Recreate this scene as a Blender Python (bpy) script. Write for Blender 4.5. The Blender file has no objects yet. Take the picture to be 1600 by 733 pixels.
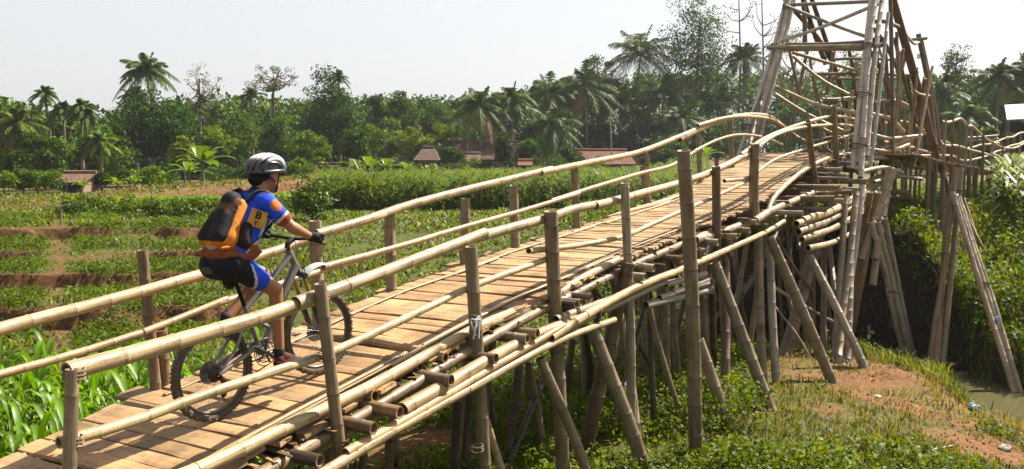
import bpy, math, random
import numpy as np
from mathutils import Vector, Matrix

R = random.Random(11)
rng = np.random.default_rng(11)
C = bpy.context.scene.collection
PI = math.pi

# ------------------------------------------------------------------ camera model
F, YH, PITCH = 1450.0, 238.0, math.atan((366.5 - 238.0) / 1450.0)
TH = math.radians(30)                                 # heading of the bridge
BU = np.array([math.sin(TH), math.cos(TH), 0.0])      # along the bridge
BN = np.array([math.cos(TH), -math.sin(TH), 0.0])     # across it, to the sunny side
N0, N1 = -4.25, -5.81                                 # the two deck edges

def ray(x, y):
    a = (x - 800.0) / F; b = -(y - 366.5) / F
    return np.array([a, math.cos(PITCH) + b * math.sin(PITCH), -math.sin(PITCH) + b * math.cos(PITCH)])
def pp(x, y, n):                                      # on the vertical plane at offset n beside the bridge
    r = ray(x, y); return r * (n / (r @ BN))
def pd(x, y, D):
    r = ray(x, y); return r * (D / r[1])
def bp(s, n, z): return BU * s + BN * n + np.array([0, 0, z])

PS = [-3, 0, 2, 3.5, 4.4, 5.44, 6.66, 7.5, 8.8, 9.8, 11.9, 13.3, 15.1, 16.4, 18, 20, 21.8, 23, 25, 27, 30]
PZ = [-2.75, -2.5, -2.22, -2.0, -1.86, -1.73, -1.55, -1.44, -1.34, -1.24, -1.11, -1.02, -.90, -.75, -.52, -.28, -.1, -.03, -.08, -.2, -.35]
_ss = np.linspace(-3, 30, 331); _zz = np.interp(_ss, PS, PZ)
_k = np.hanning(15); _k /= _k.sum(); _zz = np.convolve(np.pad(_zz, 7, mode='edge'), _k, 'valid')
def deck_z(s): return np.interp(s, _ss, _zz)

# ------------------------------------------------------------------ terrain
def sst(a, b, x):
    t = np.clip((x - a) / (b - a), 0, 1); return t * t * (3 - 2 * t)
_g = np.random.default_rng(3).random((64, 64))
def vnoise(x, y):
    x = np.asarray(x, float); y = np.asarray(y, float)
    xi = np.floor(x).astype(int); yi = np.floor(y).astype(int); fx = x - xi; fy = y - yi
    fx = fx * fx * (3 - 2 * fx); fy = fy * fy * (3 - 2 * fy)
    g = lambda i, j: _g[i % 64, j % 64]
    return (g(xi, yi) * (1 - fx) + g(xi + 1, yi) * fx) * (1 - fy) + (g(xi, yi + 1) * (1 - fx) + g(xi + 1, yi + 1) * fx) * fy
def fbm(x, y, o=4):
    s = 0; a = .5
    for i in range(o):
        s = s + a * (vnoise(x * 2 ** i + 7.3 * i, y * 2 ** i + 3.1 * i) - .5); a *= .5
    return s
RIV = [(10.4, 0), (10.0, 9), (9.85, 14), (9.8, 17.4), (8.9, 20.5), (5.5, 22.2), (4.2, 25), (4.6, 30), (8, 40), (14, 52), (24, 75)]
def riv_d(x, y):
    d = np.full(np.shape(x), 1e9)
    for (ax, ay), (bx, by) in zip(RIV[:-1], RIV[1:]):
        vx, vy = bx - ax, by - ay
        t = np.clip(((x - ax) * vx + (y - ay) * vy) / (vx * vx + vy * vy), 0, 1)
        d = np.minimum(d, np.hypot(x - ax - t * vx, y - ay - t * vy))
    return d
STEPS = [(19.0, .38), (22.2, .30), (24.8, .26), (28.2, .34)]
def step_pos(x, y):
    return y + 1.3 * fbm(x * .23 + 5, y * .05, 3) + .75 * fbm(x * 1.5, y * .3, 3)
def H(x, y):
    x = np.asarray(x, float); y = np.asarray(y, float)
    s = BU[0] * x + BU[1] * y; n = BN[0] * x + BN[1] * y
    zN = np.interp(s, [-5, 4, 8, 12, 16, 19, 24], [-3.6, -3.6, -3.58, -3.58, -3.88, -4.25, -4.4])
    zN = zN - .26 * sst(4.6, 7.5, x) * sst(16.6, 14.6, y)
    zN = zN - .45 * sst(-1.0, 3.5, n) * sst(16, 8, s)
    ye = step_pos(x, y)
    zL = -3.72 + .12 * sst(8, 18, y)
    sharp = sst(-.22, -.36, x / np.maximum(y, 1))      # terraces are crisp on the left, a grassy slope towards the bridge
    for yy, hh in STEPS:
        brk = sharp * sst(.22, .34, vnoise(x * .55 + yy * 3.7, 2.0 + yy)) 
        zL = zL + hh * (brk * sst(yy - .035, yy + .035, ye) + (1 - brk) * sst(yy - 1.6, yy + 1.6, ye))
    zL = zL - .42 * sst(30, 50, y)
    z = zN + (zL - zN) * sst(-6.6, -9.5, n)
    yr = np.interp(x, [-5, 2, 5, 8.5, 11, 20, 60, 100], [40, 27, 22.3, 21.3, 20.6, 17.5, 10, 0])
    dyr = y - yr
    zR = -3.6 + 1.75 * sst(-.3, 1.5 + 6.0 * sst(9.6, 11.8, x), dyr)
    z = z + (zR - z) * sst(-.2, .9, dyr) * sst(1.5, 4, x) * sst(-9, -6.5, n - (0))
    zf = -3.0 + 1.1 * sst(8, 20, x)
    z = z + (zf - z) * sst(55, 85, y)
    # levee running beside the fields
    nn = n + 42.5 + 2.0 * fbm(s * .03, 1.0, 2)
    z = z + (.70 + .70 * sst(44, 76, y)) * sst(2.5, 1.3, np.abs(nn)) * sst(20, 36, s) * (1 + .25 * fbm(s * .35, 2.5, 3))
    # river bed
    d = riv_d(x, y)
    near = (sst(1.2, 2.4, d) * sst(17, 15, y) + sst(1.15, 1.9, d) * sst(15, 17, y)) * (dyr < 0) + sst(1.2, 1.75, d) * (dyr >= 0)
    bed = -5.45
    z = bed + (z - bed) * near
    # lumps
    amp = .10 * sst(60, 20, y) + .05
    z = z + amp * fbm(x * .9, y * .9, 4) * 1.6 * (1 - .6 * sst(0, .1, sst(-7, -9, n)))
    mound = sst(3.5, 1.0, np.hypot(x - 7.0, y - 17.6))
    z = z + .22 * mound * (0.6 + fbm(x * 1.6, y * 1.6, 3)) + sst(4.5, 2.0, np.hypot(x - 6.8, y - 15)) * (.10 * fbm(x * 3, y * 3, 3) + .05 * fbm(x * 9, y * 9, 2))
    return z
def hit(px, py, t0=4.0, t1=140.0):
    r = ray(px, py); r = r / r[1]
    t = np.geomspace(t0, t1, 4000); P = r[None] * t[:, None]
    g = P[:, 2] - H(P[:, 0], P[:, 1])
    i = int(np.argmax(g < 0))
    return P[i] if g[i] < 0 else P[-1]
def gz(x, y): return float(H(np.array([x]), np.array([y]))[0])

# ------------------------------------------------------------------ scene helpers
class MB:
    def __init__(self): self.v = []; self.q = []; self.c = []; self.t = []; self.d = []; self.n = 0
    def add(self, V, Fs, col, tc=None, nd=0.0):
        V = np.asarray(V, float).reshape(-1, 3); k = len(V)
        self.v.append(V)
        if isinstance(Fs, np.ndarray): self.q.append(Fs + self.n)
        else:
            by = {}
            for f in Fs: by.setdefault(len(f), []).append(f)
            for a in by.values(): self.q.append(np.array(a, int) + self.n)
        col = np.asarray(col, float)
        self.c.append(np.broadcast_to(col, (k, 3)) if col.ndim == 1 else col)
        self.t.append(V if tc is None else np.asarray(tc, float))
        self.d.append(np.broadcast_to(np.asarray(nd, float), (k,)))
        self.n += k
    def build(self, name, mat, parent=None, smooth=True, local=False):
        V = np.concatenate(self.v); me = bpy.data.meshes.new(name)
        if not local and parent is not None: V = V - np.array(wloc(parent))
        me.vertices.add(len(V)); me.vertices.foreach_set('co', V.astype(np.float32).ravel())
        nl = sum(a.size for a in self.q); npoly = sum(len(a) for a in self.q)
        me.loops.add(nl); me.polygons.add(npoly)
        me.loops.foreach_set('vertex_index', np.concatenate([a.ravel() for a in self.q]).astype(np.int32))
        tot = np.concatenate([np.full(len(a), a.shape[1]) for a in self.q]).astype(np.int32)
        st = np.concatenate([[0], np.cumsum(tot)[:-1]]).astype(np.int32)
        me.polygons.foreach_set('loop_start', st)
        me.update(calc_edges=True); me.validate()
        if smooth is True or smooth is False:
            me.polygons.foreach_set('use_smooth', np.full(len(me.polygons), bool(smooth)))
        setattrs(me, np.concatenate(self.c), np.concatenate(self.t), np.concatenate(self.d))
        me.materials.append(mat)
        o = bpy.data.objects.new(name, me); C.objects.link(o)
        if parent is not None: o.parent = parent
        return o
def setattrs(me, col, tc=None, nd=None):
    n = len(me.vertices)
    a = me.attributes.new('COL', 'FLOAT_COLOR', 'POINT')
    a.data.foreach_set('color', np.concatenate([col, np.ones((n, 1))], 1).astype(np.float32).ravel())
    if tc is not None:
        a = me.attributes.new('TC', 'FLOAT_VECTOR', 'POINT'); a.data.foreach_set('vector', np.asarray(tc, np.float32).ravel())
    if nd is not None:
        a = me.attributes.new('ND', 'FLOAT', 'POINT'); a.data.foreach_set('value', np.asarray(nd, np.float32).ravel())
def wloc(o):
    l = np.zeros(3)
    while o is not None: l = l + np.array(o.location); o = o.parent
    return l
def tag(o, label=None, cat=None, group=None, kind=None):
    if label: o['label'] = label
    if cat: o['category'] = cat
    if group: o['group'] = group
    if kind: o['kind'] = kind
    return o
def thing(name, label, cat, loc=(0, 0, 0), group=None):
    o = bpy.data.objects.new(name, None); C.objects.link(o); o.location = tuple(float(v) for v in loc); o.empty_display_size = .2
    return tag(o, label, cat, group)
def node(name, parent):
    o = bpy.data.objects.new(name, None); C.objects.link(o); o.parent = parent; o.empty_display_size = .1; return o

def catmull(P, per=8):
    P = np.asarray(P, float)
    if len(P) < 3: return P
    Q = np.vstack([2 * P[0] - P[1], P, 2 * P[-1] - P[-2]]); out = []
    for i in range(1, len(Q) - 2):
        p0, p1, p2, p3 = Q[i - 1], Q[i], Q[i + 1], Q[i + 2]
        for t in np.linspace(0, 1, per, endpoint=False):
            out.append(.5 * ((2 * p1) + (-p0 + p2) * t + (2 * p0 - 5 * p1 + 4 * p2 - p3) * t * t + (-p0 + 3 * p1 - 3 * p2 + p3) * t ** 3))
    out.append(Q[-2]); return np.array(out)
def sweep(mb, path, rad, col, sides=10, nd=None, along=None, closed_ends=True, off=0.0, flat=1.0):
    path = np.asarray(path, float); m = len(path)
    rad = np.broadcast_to(np.asarray(rad, float), (m,))
    T = np.gradient(path, axis=0); T /= np.maximum(np.linalg.norm(T, axis=1)[:, None], 1e-9)
    up = np.array([0, 0, 1.0]) if abs(T[0][2]) < .9 else np.array([1.0, 0, 0])
    A = np.cross(up, T[0]); A /= np.linalg.norm(A); ring = []
    ang = np.linspace(0, 2 * PI, sides, endpoint=False)
    for i in range(m):
        A = A - T[i] * (A @ T[i]); A /= np.linalg.norm(A); B = np.cross(T[i], A)
        ring.append(path[i] + rad[i] * (np.cos(ang)[:, None] * A + flat * np.sin(ang)[:, None] * B))
    V = np.concatenate(ring)
    if along is None: along = np.concatenate([[0], np.cumsum(np.linalg.norm(np.diff(path, axis=0), axis=1))])
    tc = np.stack([np.repeat(along, sides) + off, np.tile(ang / (2 * PI), m) * 3 + off, np.full(m * sides, off)], 1)
    i = np.arange(m - 1)[:, None] * sides; j = np.arange(sides)[None]; k = (j + 1) % sides
    Q = np.stack([i + j, i + k, i + sides + k, i + sides + j], -1).reshape(-1, 4)
    col = np.asarray(col, float)
    if col.ndim == 2: col = np.repeat(col, sides, 0)
    mb.add(V, Q, col, tc, 0.0 if nd is None else np.repeat(nd, sides))
    if closed_ends:
        for e, b in ((0, 0), (m - 1, (m - 1) * sides)):
            idx = list(range(sides)); idx = idx[::-1] if e == 0 else idx
            mb.add(V[b:b + sides], [tuple(idx)], col if col.ndim == 1 else col[b:b + sides], tc[b:b + sides], 0.0)
    return ring
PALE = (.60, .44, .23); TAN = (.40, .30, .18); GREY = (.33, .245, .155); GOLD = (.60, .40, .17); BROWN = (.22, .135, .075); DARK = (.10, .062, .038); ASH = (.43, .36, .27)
def vary(c, a=.17):
    k = 1 + R.uniform(-a, a); w = R.uniform(-.02, .07)
    return np.clip(np.array(c) * k * np.array([1 + w, 1, 1 - w]), .01, .9)
def pole(mb, pts, r0, r1=None, col=TAN, hollow=(True, True), step=None, sides=11, bend=.018):
    """A bamboo culm: knuckled, slightly crooked, hollow where it was cut."""
    r1 = r0 if r1 is None else r1; col = vary(col)
    pts = [np.asarray(p, float) for p in pts]
    if len(pts) == 2:
        L = np.linalg.norm(pts[1] - pts[0]); k = max(2, int(L / 1.2)); d = pts[1] - pts[0]
        pts = [pts[0] + d * i / k + (rng.normal(size=3) * bend * (0 < i < k)) for i in range(k + 1)]
    P = catmull(pts, 10)
    al = np.concatenate([[0], np.cumsum(np.linalg.norm(np.diff(P, axis=0), axis=1))]); L = al[-1]
    step = step or R.uniform(.26, .40) * (1 if r0 > .03 else .8); s = R.uniform(.08, step); S = {0.0: (1, 0), L: (1, 0)}
    while s < L - .05:
        S[s - .022] = (.985, 0); S[s - .006] = (1.055, .25); S[s] = (1.075, 1); S[s + .007] = (1.03, .4); S[s + .022] = (.975, 0)
        s += step * R.uniform(.8, 1.2)
    for a in np.arange(.25, L, .25): S.setdefault(float(a), (1, 0))
    ks = np.array(sorted(S)); k1 = np.array([S[a][0] for a in ks]); nd = np.array([S[a][1] for a in ks])
    path = np.stack([np.interp(ks, al, P[:, i]) for i in range(3)], 1); rad = (r0 + (r1 - r0) * ks / L) * k1
    off = R.uniform(0, 50)
    ring = sweep(mb, path, rad, col, sides, nd, ks, False, off)
    for e, h in ((0, hollow[0]), (-1, hollow[1])):
        rg = ring[e]; c = rg.mean(0); q = path[1] - path[0] if e == 0 else path[-2] - path[-1]; q = q / np.linalg.norm(q)
        if not h:
            f = tuple(range(sides)); mb.add(rg, [f[::-1] if e == 0 else f], col * .9); continue
        inn = c + (rg - c) * .70; deep = inn + q * .10
        V = np.vstack([rg, inn, deep]); n = sides; Fs = []
        for j in range(n):
            k = (j + 1) % n
            a = [(j, k, n + k, n + j), (n + j, n + k, 2 * n + k, 2 * n + j)]
            Fs += [t[::-1] if e == 0 else t for t in a]
        f = tuple(2 * n + j for j in range(n)); Fs.append(f[::-1] if e == 0 else f)
        cc = np.vstack([np.tile(np.clip(col * [1.15, .95, .75], 0, 1), (n, 1)), np.tile(np.array([.20, .10, .05]), (n, 1)), np.tile(np.array([.03, .018, .01]), (n, 1))])
        mb.add(V, Fs, cc)
def box(mb, c, ax, ay, az, col, jit=0.0):
    """Box with centre c and half axes ax, ay, az."""
    c, ax, ay, az = [np.asarray(v, float) for v in (c, ax, ay, az)]
    V = np.array([c + sx * ax + sy * ay + sz * az for sx in (-1, 1) for sy in (-1, 1) for sz in (-1, 1)])
    if jit: V = V + rng.normal(size=V.shape) * jit
    Fs = [(0, 1, 3, 2), (4, 6, 7, 5), (0, 4, 5, 1), (2, 3, 7, 6), (0, 2, 6, 4), (1, 5, 7, 3)]
    mb.add(V, Fs, col)
def ellip(mb, c, r, col, nu=14, nv=9, M=None):
    u = np.linspace(0, 2 * PI, nu, endpoint=False); w = np.linspace(-PI / 2, PI / 2, nv)
    V = np.array([[math.cos(b) * math.cos(a), math.cos(b) * math.sin(a), math.sin(b)] for b in w for a in u]) * np.asarray(r)
    if M is not None: V = V @ np.asarray(M).T
    V = V + np.asarray(c)
    Fs = [(i * nu + j, i * nu + (j + 1) % nu, (i + 1) * nu + (j + 1) % nu, (i + 1) * nu + j) for i in range(nv - 1) for j in range(nu)]
    mb.add(V, Fs, col)
def leaves(mb, P, size, col, up=.35, asp=.55, aim=None, fold=.0):
    """Diamond shaped leaf faces at the points P."""
    n = len(P); size = np.broadcast_to(np.asarray(size, float), (n,))[:, None]
    d = rng.normal(size=(n, 3)) if aim is None else aim + rng.normal(size=(n, 3)) * .5
    d /= np.linalg.norm(d, axis=1)[:, None]
    nrm = rng.normal(size=(n, 3)); nrm[:, 2] = np.abs(nrm[:, 2]) + up * 2
    s = np.cross(d, nrm); s /= np.maximum(np.linalg.norm(s, axis=1)[:, None], 1e-6)
    m = P + d * size * .45; tip = P + d * size - np.array([0, 0, 1]) * size * .12
    V = np.stack([P, m + s * size * asp * .5, tip, m - s * size * asp * .5], 1).reshape(-1, 3)
    Q = np.arange(4 * n).reshape(n, 4)
    col = np.asarray(col, float)
    if col.ndim == 1: col = np.tile(col, (n, 1))
    mb.add(V, Q, np.repeat(col, 4, 0), None, 0.0)

# ------------------------------------------------------------------ materials
class NT:
    def __init__(self, name):
        self.m = bpy.data.materials.new(name); self.m.use_nodes = True; self.t = self.m.node_tree; self.t.nodes.clear()
        self.out = self.n('ShaderNodeOutputMaterial')
    def n(self, k, **kw):
        o = self.t.nodes.new(k)
        for a, b in kw.items():
            if a in o.inputs.keys() if isinstance(a, str) else False: o.inputs[a].default_value = b
            else: setattr(o, a, b)
        return o
    def l(self, a, b): self.t.links.new(a, b)
    def attr(self, name): return self.n('ShaderNodeAttribute', attribute_name=name)
    def noise(self, vec, scale, detail=4, rough=.6):
        o = self.n('ShaderNodeTexNoise'); o.inputs['Scale'].default_value = scale; o.inputs['Detail'].default_value = detail; o.inputs['Roughness'].default_value = rough
        if vec is not None: self.l(vec, o.inputs['Vector'])
        return o
    def math(self, op, a, b=None, clamp=False):
        o = self.n('ShaderNodeMath', operation=op, use_clamp=clamp)
        for i, v in enumerate((a, b)):
            if v is None: continue
            if isinstance(v, (int, float)): o.inputs[i].default_value = v
            else: self.l(v, o.inputs[i])
        return o.outputs[0]
    def vscale(self, v, sc):
        o = self.n('ShaderNodeVectorMath', operation='MULTIPLY'); self.l(v, o.inputs[0]); o.inputs[1].default_value = sc; return o.outputs[0]
    def mul(self, col, fac):          # colour times a value
        o = self.n('ShaderNodeVectorMath', operation='SCALE'); self.l(col, o.inputs[0])
        if isinstance(fac, (int, float)): o.inputs['Scale'].default_value = fac
        else: self.l(fac, o.inputs['Scale'])
        return o.outputs[0]
    def mix(self, f, a, b):
        o = self.n('ShaderNodeMix', data_type='RGBA')
        for s, v in ((o.inputs[0], f), (o.inputs[6], a), (o.inputs[7], b)):
            if isinstance(v, (int, float)): s.default_value = v
            elif isinstance(v, tuple): s.default_value = (*v, 1)
            else: self.l(v, s)
        return o.outputs[2]
    def rng(self, v, a, b, c, d):
        o = self.n('ShaderNodeMapRange'); self.l(v, o.inputs[0])
        for i, k in enumerate((a, b, c, d)): o.inputs[i + 1].default_value = k
        return o.outputs[0]
    def bsdf(self, col, rough=.6, bump=None, bstr=.3, bdist=.01, spec=.4, metal=0.0):
        b = self.n('ShaderNodeBsdfPrincipled')
        if isinstance(col, tuple): b.inputs['Base Color'].default_value = (*col, 1)
        else: self.l(col, b.inputs['Base Color'])
        if isinstance(rough, (int, float)): b.inputs['Roughness'].default_value = rough
        else: self.l(rough, b.inputs['Roughness'])
        b.inputs['Specular IOR Level'].default_value = spec; b.inputs['Metallic'].default_value = metal
        if bump is not None:
            u = self.n('ShaderNodeBump'); u.inputs['Strength'].default_value = bstr; u.inputs['Distance'].default_value = bdist
            self.l(bump, u.inputs['Height']); self.l(u.outputs[0], b.inputs['Normal'])
        return b
    def done(self, sh): self.l(sh, self.out.inputs['Surface']); return self.m
def mat_bamboo():
    t = NT('bamboo'); c = t.attr('COL'); tc = t.attr('TC'); nd = t.attr('ND'); geo = t.n('ShaderNodeNewGeometry')
    st = t.noise(t.vscale(tc.outputs['Vector'], (1.6, 14, 1)), 1.0, 5, .65).outputs[0]
    bl = t.noise(t.vscale(tc.outputs['Vector'], (2.2, 1.6, 1)), 1.3, 4, .6).outputs[0]
    sp = t.noise(geo.outputs['Position'], 34, 3, .7).outputs[0]
    f = t.math('MULTIPLY', t.rng(st, .3, .75, .55, 1.25), t.rng(bl, .32, .68, .5, 1.22))
    f = t.math('MULTIPLY', f, t.rng(sp, .35, .5, .78, 1.02))
    f = t.math('MULTIPLY', f, t.rng(nd.outputs['Fac'], 0, 1, 1, .52))
    col = t.mul(t.mul(c.outputs['Color'], f), .62)
    col = t.mix(t.rng(bl, .5, .75, 0, .35), col, (.165, .135, .095))
    mo = t.noise(t.vscale(tc.outputs['Vector'], (3.2, 2.6, 1)), 2.1, 6, .75).outputs[0]
    col = t.mix(t.rng(mo, .56, .70, 0, .62), col, (.055, .042, .03))
    return t.done(t.bsdf(col, t.rng(bl, .3, .7, .38, .62), st, .35, .006, .42).outputs[0])
def mat_wood():
    t = NT('plank_wood'); c = t.attr('COL'); tc = t.attr('TC'); geo = t.n('ShaderNodeNewGeometry')
    g = t.noise(t.vscale(tc.outputs['Vector'], (1.2, 22, 1)), 1.6, 6, .7).outputs[0]
    bl = t.noise(geo.outputs['Position'], 2.6, 5, .65).outputs[0]
    sp = t.noise(geo.outputs['Position'], 22, 3, .7).outputs[0]
    f = t.math('MULTIPLY', t.rng(g, .3, .72, .6, 1.22), t.rng(bl, .34, .66, .58, 1.18))
    f = t.math('MULTIPLY', f, t.rng(sp, .33, .46, .68, 1.0))
    col = t.mix(t.rng(bl, .42, .7, 0, .45), t.mul(t.mul(c.outputs['Color'], f), .62), t.mul(c.outputs['Color'], .70))
    return t.done(t.bsdf(col, .72, g, .6, .006, .25).outputs[0])
def mat_leaf(name, rough=.5, trans=.35, gain=1.0, spec=.35):
    t = NT(name); c = t.attr('COL'); geo = t.n('ShaderNodeNewGeometry'); ob = t.n('ShaderNodeObjectInfo')
    nz = t.noise(geo.outputs['Position'], 1.1, 3, .6).outputs[0]
    col = t.mul(c.outputs['Color'], t.math('MULTIPLY', t.rng(nz, .3, .7,   .45 * gain, .80 * gain), t.rng(ob.outputs['Random'], 0, 1, .88, 1.12)))
    hs = t.n('ShaderNodeHueSaturation'); hs.inputs['Saturation'].default_value = 1.3; hs.inputs['Hue'].default_value = .492; t.l(col, hs.inputs['Color']); col = hs.outputs[0]
    b = t.bsdf(col, rough, spec=spec)
    tr = t.n('ShaderNodeBsdfTranslucent'); t.l(t.mul(col, 1.5), tr.inputs[0])
    m = t.n('ShaderNodeMixShader'); m.inputs[0].default_value = trans; t.l(b.outputs[0], m.inputs[1]); t.l(tr.outputs[0], m.inputs[2])
    return t.done(m.outputs[0])
def mat_attr(name, rough=.6, spec=.4, metal=0.0, nscale=20, namp=.25, bstr=.0, bdist=.003):
    t = NT(name); c = t.attr('COL'); tx = t.n('ShaderNodeTexCoord')
    nz = t.noise(tx.outputs['Object'], nscale, 4, .6).outputs[0]
    col = t.mul(c.outputs['Color'], t.rng(nz, .3, .7, .62 * (1 - namp), .62 * (1 + namp)))
    return t.done(t.bsdf(col, rough, nz if bstr else None, bstr, bdist, spec, metal).outputs[0])
def mat_ground():
    t = NT('field_ground'); c = t.attr('COL'); geo = t.n('ShaderNodeNewGeometry')
    a = t.noise(geo.outputs['Position'], .9, 6, .65).outputs[0]; b = t.noise(geo.outputs['Position'], 9, 5, .7).outputs[0]; d = t.noise(geo.outputs['Position'], 55, 3, .7).outputs[0]
    m = c.outputs['Color']; sep = t.n('ShaderNodeSeparateColor'); t.l(m, sep.inputs[0])
    soil = t.mix(t.rng(b, .3, .7, 0, 1), (.15, .062, .024), (.40, .19, .075))
    soil = t.mix(t.rng(d, .45, .6, 0, .5), soil, (.07, .042, .024))
    gr = t.mix(t.rng(b, .32, .68, 0, 1), (.030, .060, .006), (.095, .145, .016))
    dry = t.mix(t.rng(a, .3, .7, 0, 1), (.16, .118, .045), (.27, .215, .085))
    dry = t.mix(t.rng(b, .4, .62, 0, .5), dry, (.10, .085, .035))
    fs = t.math('ADD', sep.outputs[0], t.rng(b, .3, .7, -.32, .32), True)
    fd = t.math('ADD', sep.outputs[1], t.rng(a, .3, .7, -.42, .22), True)
    col = t.mix(fs, t.mix(fd, gr, dry), soil)
    col = t.mix(sep.outputs[2], col, t.mix(t.rng(b, .35, .65, 0, 1), (.012, .009, .006), (.045, .03, .018)))  # blue channel: painted shade, mixes the earth towards near-black
    col = t.mul(col, .61)
    h = t.math('ADD', b, t.math('MULTIPLY', d, .4))
    return t.done(t.bsdf(col, .92, h, .9, .05, .15).outputs[0])
def mat_water():
    t = NT('river_water'); geo = t.n('ShaderNodeNewGeometry')
    a = t.noise(t.vscale(geo.outputs['Position'], (1, .5, 1)), 3.5, 3, .5).outputs[0]
    b = t.noise(geo.outputs['Position'], .5, 2).outputs[0]
    return t.done(t.bsdf(t.mix(b, (.066, .062, .03), (.09, .08, .037)), .13, a, .12, .02, .5).outputs[0])
def mat_tiles():
    t = NT('roof_tiles'); c = t.attr('COL'); tc = t.attr('TC')
    w = t.n('ShaderNodeTexBrick'); t.l(tc.outputs['Vector'], w.inputs['Vector'])
    w.inputs['Scale'].default_value = 1; w.inputs['Brick Width'].default_value = .3; w.inputs['Row Height'].default_value = .28; w.inputs['Mortar Size'].default_value = .035
    w.inputs['Color1'].default_value = (1, 1, 1, 1); w.inputs['Color2'].default_value = (.68, .68, .68, 1); w.inputs['Mortar'].default_value = (.4, .4, .4, 1)
    n = t.noise(tc.outputs['Vector'], .8, 5, .7).outputs[0]
    sep = t.n('ShaderNodeSeparateColor'); t.l(w.outputs[0], sep.inputs[0])
    col = t.mul(c.outputs['Color'], t.math('MULTIPLY', sep.outputs[0], t.rng(n, .3, .7, .34, .78)))
    return t.done(t.bsdf(col, .85, sep.outputs[0], .6, .04, .2).outputs[0])
M = dict(bamboo=mat_bamboo(), wood=mat_wood(), leaf=mat_leaf('tree_leaf', .65, .22, 1.5, .12), crop=mat_leaf('crop_leaf', .45, .42, 1.2, .3), weed=mat_leaf('weed_leaf', .6, .4, 1.2, .18), palm=mat_leaf('palm_leaf', .6, .2, 1.3, .15),
         grass=mat_leaf('grass_blade', .6, .4), bark=mat_attr('bark', .9, .2, 0, 3, .35, .6, .03), ground=mat_ground(), water=mat_water(), tiles=mat_tiles(),
         plaster=mat_attr('plaster', .9, .2, 0, 2, .2), cloth=mat_attr('cloth', .8, .2, 0, 13, .2, .7, .012), skin=mat_attr('skin', .5, .4, 0, 14, .08),
         rubber=mat_attr('rubber', .85, .2, 0, 40, .3), metal=mat_attr('brushed_metal', .36, .5, .75, 30, .15), paint=mat_attr('frame_paint', .32, .5, .35, 12, .1),
         plastic=mat_attr('plastic', .35, .5, 0, 15, .1), sheet=mat_attr('roof_sheet', .6, .3, 0, 2, .1), rope=mat_attr('rope', .9, .1, 0, 60, .3))

# ------------------------------------------------------------------ ground sheet and river
def axis(segs):
    out = []
    for a, b, st in segs: out += list(np.arange(a, b, st))
    return np.array(out + [segs[-1][1]])
xs = axis([(-900, -200, 70), (-200, -60, 10), (-60, -24, 1.0), (-24, -12, .3), (-12, 14, .15), (14, 24, .4), (24, 70, 1.5), (70, 200, 10), (200, 900, 70)])
ys = axis([(-60, 0, 6), (0, 5, .5), (5, 18.4, .14), (18.4, 29.5, .06), (29.5, 50, .3), (50, 110, .8), (110, 200, 6), (200, 1200, 80)])
X, Y = np.meshgrid(xs, ys); Z = H(X, Y)
ground = MB()
gi = (np.arange(len(ys) - 1)[:, None] * len(xs) + np.arange(len(xs) - 1)[None]); nx = len(xs)
SOILS = [(*hit(px, py)[:2], r) for px, py, r in ((1330, 600, .8), (1262, 588, .5), (1405, 634, .9), (1525, 692, 1.0), (1478, 650, .8), (1455, 585, .8), (1390, 590, .7), (1290, 640, .4), (1560, 715, .8), (660, 690, 1.2), (625, 725, .9))]
SHADEM = []
def soil_dry(x, y):
    s = BU[0] * x + BU[1] * y; n = BN[0] * x + BN[1] * y
    e = .12
    slope = np.hypot(H(x + e, y) - H(x - e, y), H(x, y + e) - H(x, y - e)) / (2 * e)
    left = sst(-7.5, -9.5, n)
    soil = .12 + .75 * sst(.45, 1.0, slope) * left
    path = np.abs(x + .492 * y + .5 * fbm(y * .3, 2.2, 2)) ; soil = soil + .5 * sst(.42, .1, path) * sst(15, 17, y) * sst(37, 35, y)
    for yy, hh in STEPS:                                # bare beds beside the terrace steps
        ye = step_pos(x, y); soil = soil + .38 * sst(.8, .15, np.abs(ye - yy - .1)) * 1.2 * sst(-.22, -.36, x / np.maximum(y, 1)) * (vnoise(x * .8, y * .8) > .35)
    mound = sst(3.8, 1.2, np.hypot((x - 7.0) * .9, y - 16.9))
    soil = soil + mound * (.46 + 1.3 * fbm(x * .7 + 3, y * .7, 3))
    soil = soil + .7 * sst(2.2, 1.6, riv_d(x, y))
    for cx, cy, r in SOILS: soil = soil + .72 * sst(r, r * .25, np.hypot(x - cx, (y - cy) * .75) + .5 * r * fbm(x * 1.3, y * 1.3, 3))
    dry = .45 * mound + .3 * sst(2.0, 6, x) * sst(20, 18, y) + .95 * sst(5.5, 3.5, np.abs(n + 42.5)) * sst(20, 36, s) + .5 * sst(55, 75, y)
    sideface = sst(-42.3, -41.6, n) * sst(-38.5, -39.5, n) * sst(20, 36, s); soil = soil + .10 * sideface
    return np.clip(soil, 0, 1), np.clip(dry, 0, 1)
so, dr = soil_dry(X.ravel(), Y.ravel()); n__ = BN[0] * X.ravel() + BN[1] * Y.ravel()
ground.add(np.stack([X.ravel(), Y.ravel(), Z.ravel()], 1), np.stack([gi, gi + 1, gi + nx + 1, gi + nx], -1).reshape(-1, 4), np.stack([so, dr, np.where(n__ < -8, .38 * so, 0) + sst(2.3, 1.7, riv_d(X.ravel(), Y.ravel())) * (Y.ravel() > np.interp(X.ravel(), [2, 5, 8.5, 11, 20], [27, 22.3, 20.4, 18.8, 16]) - .2)], 1))  # blue: shade painted into the muddy far bank and the terrace soil
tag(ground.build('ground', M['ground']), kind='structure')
w = MB(); WZ = -5.02
w.add([(-2, 2, WZ), (20, 2, WZ), (34, 80, WZ), (2, 80, WZ)], [(0, 1, 2, 3)], (.1, .1, .05))
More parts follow.
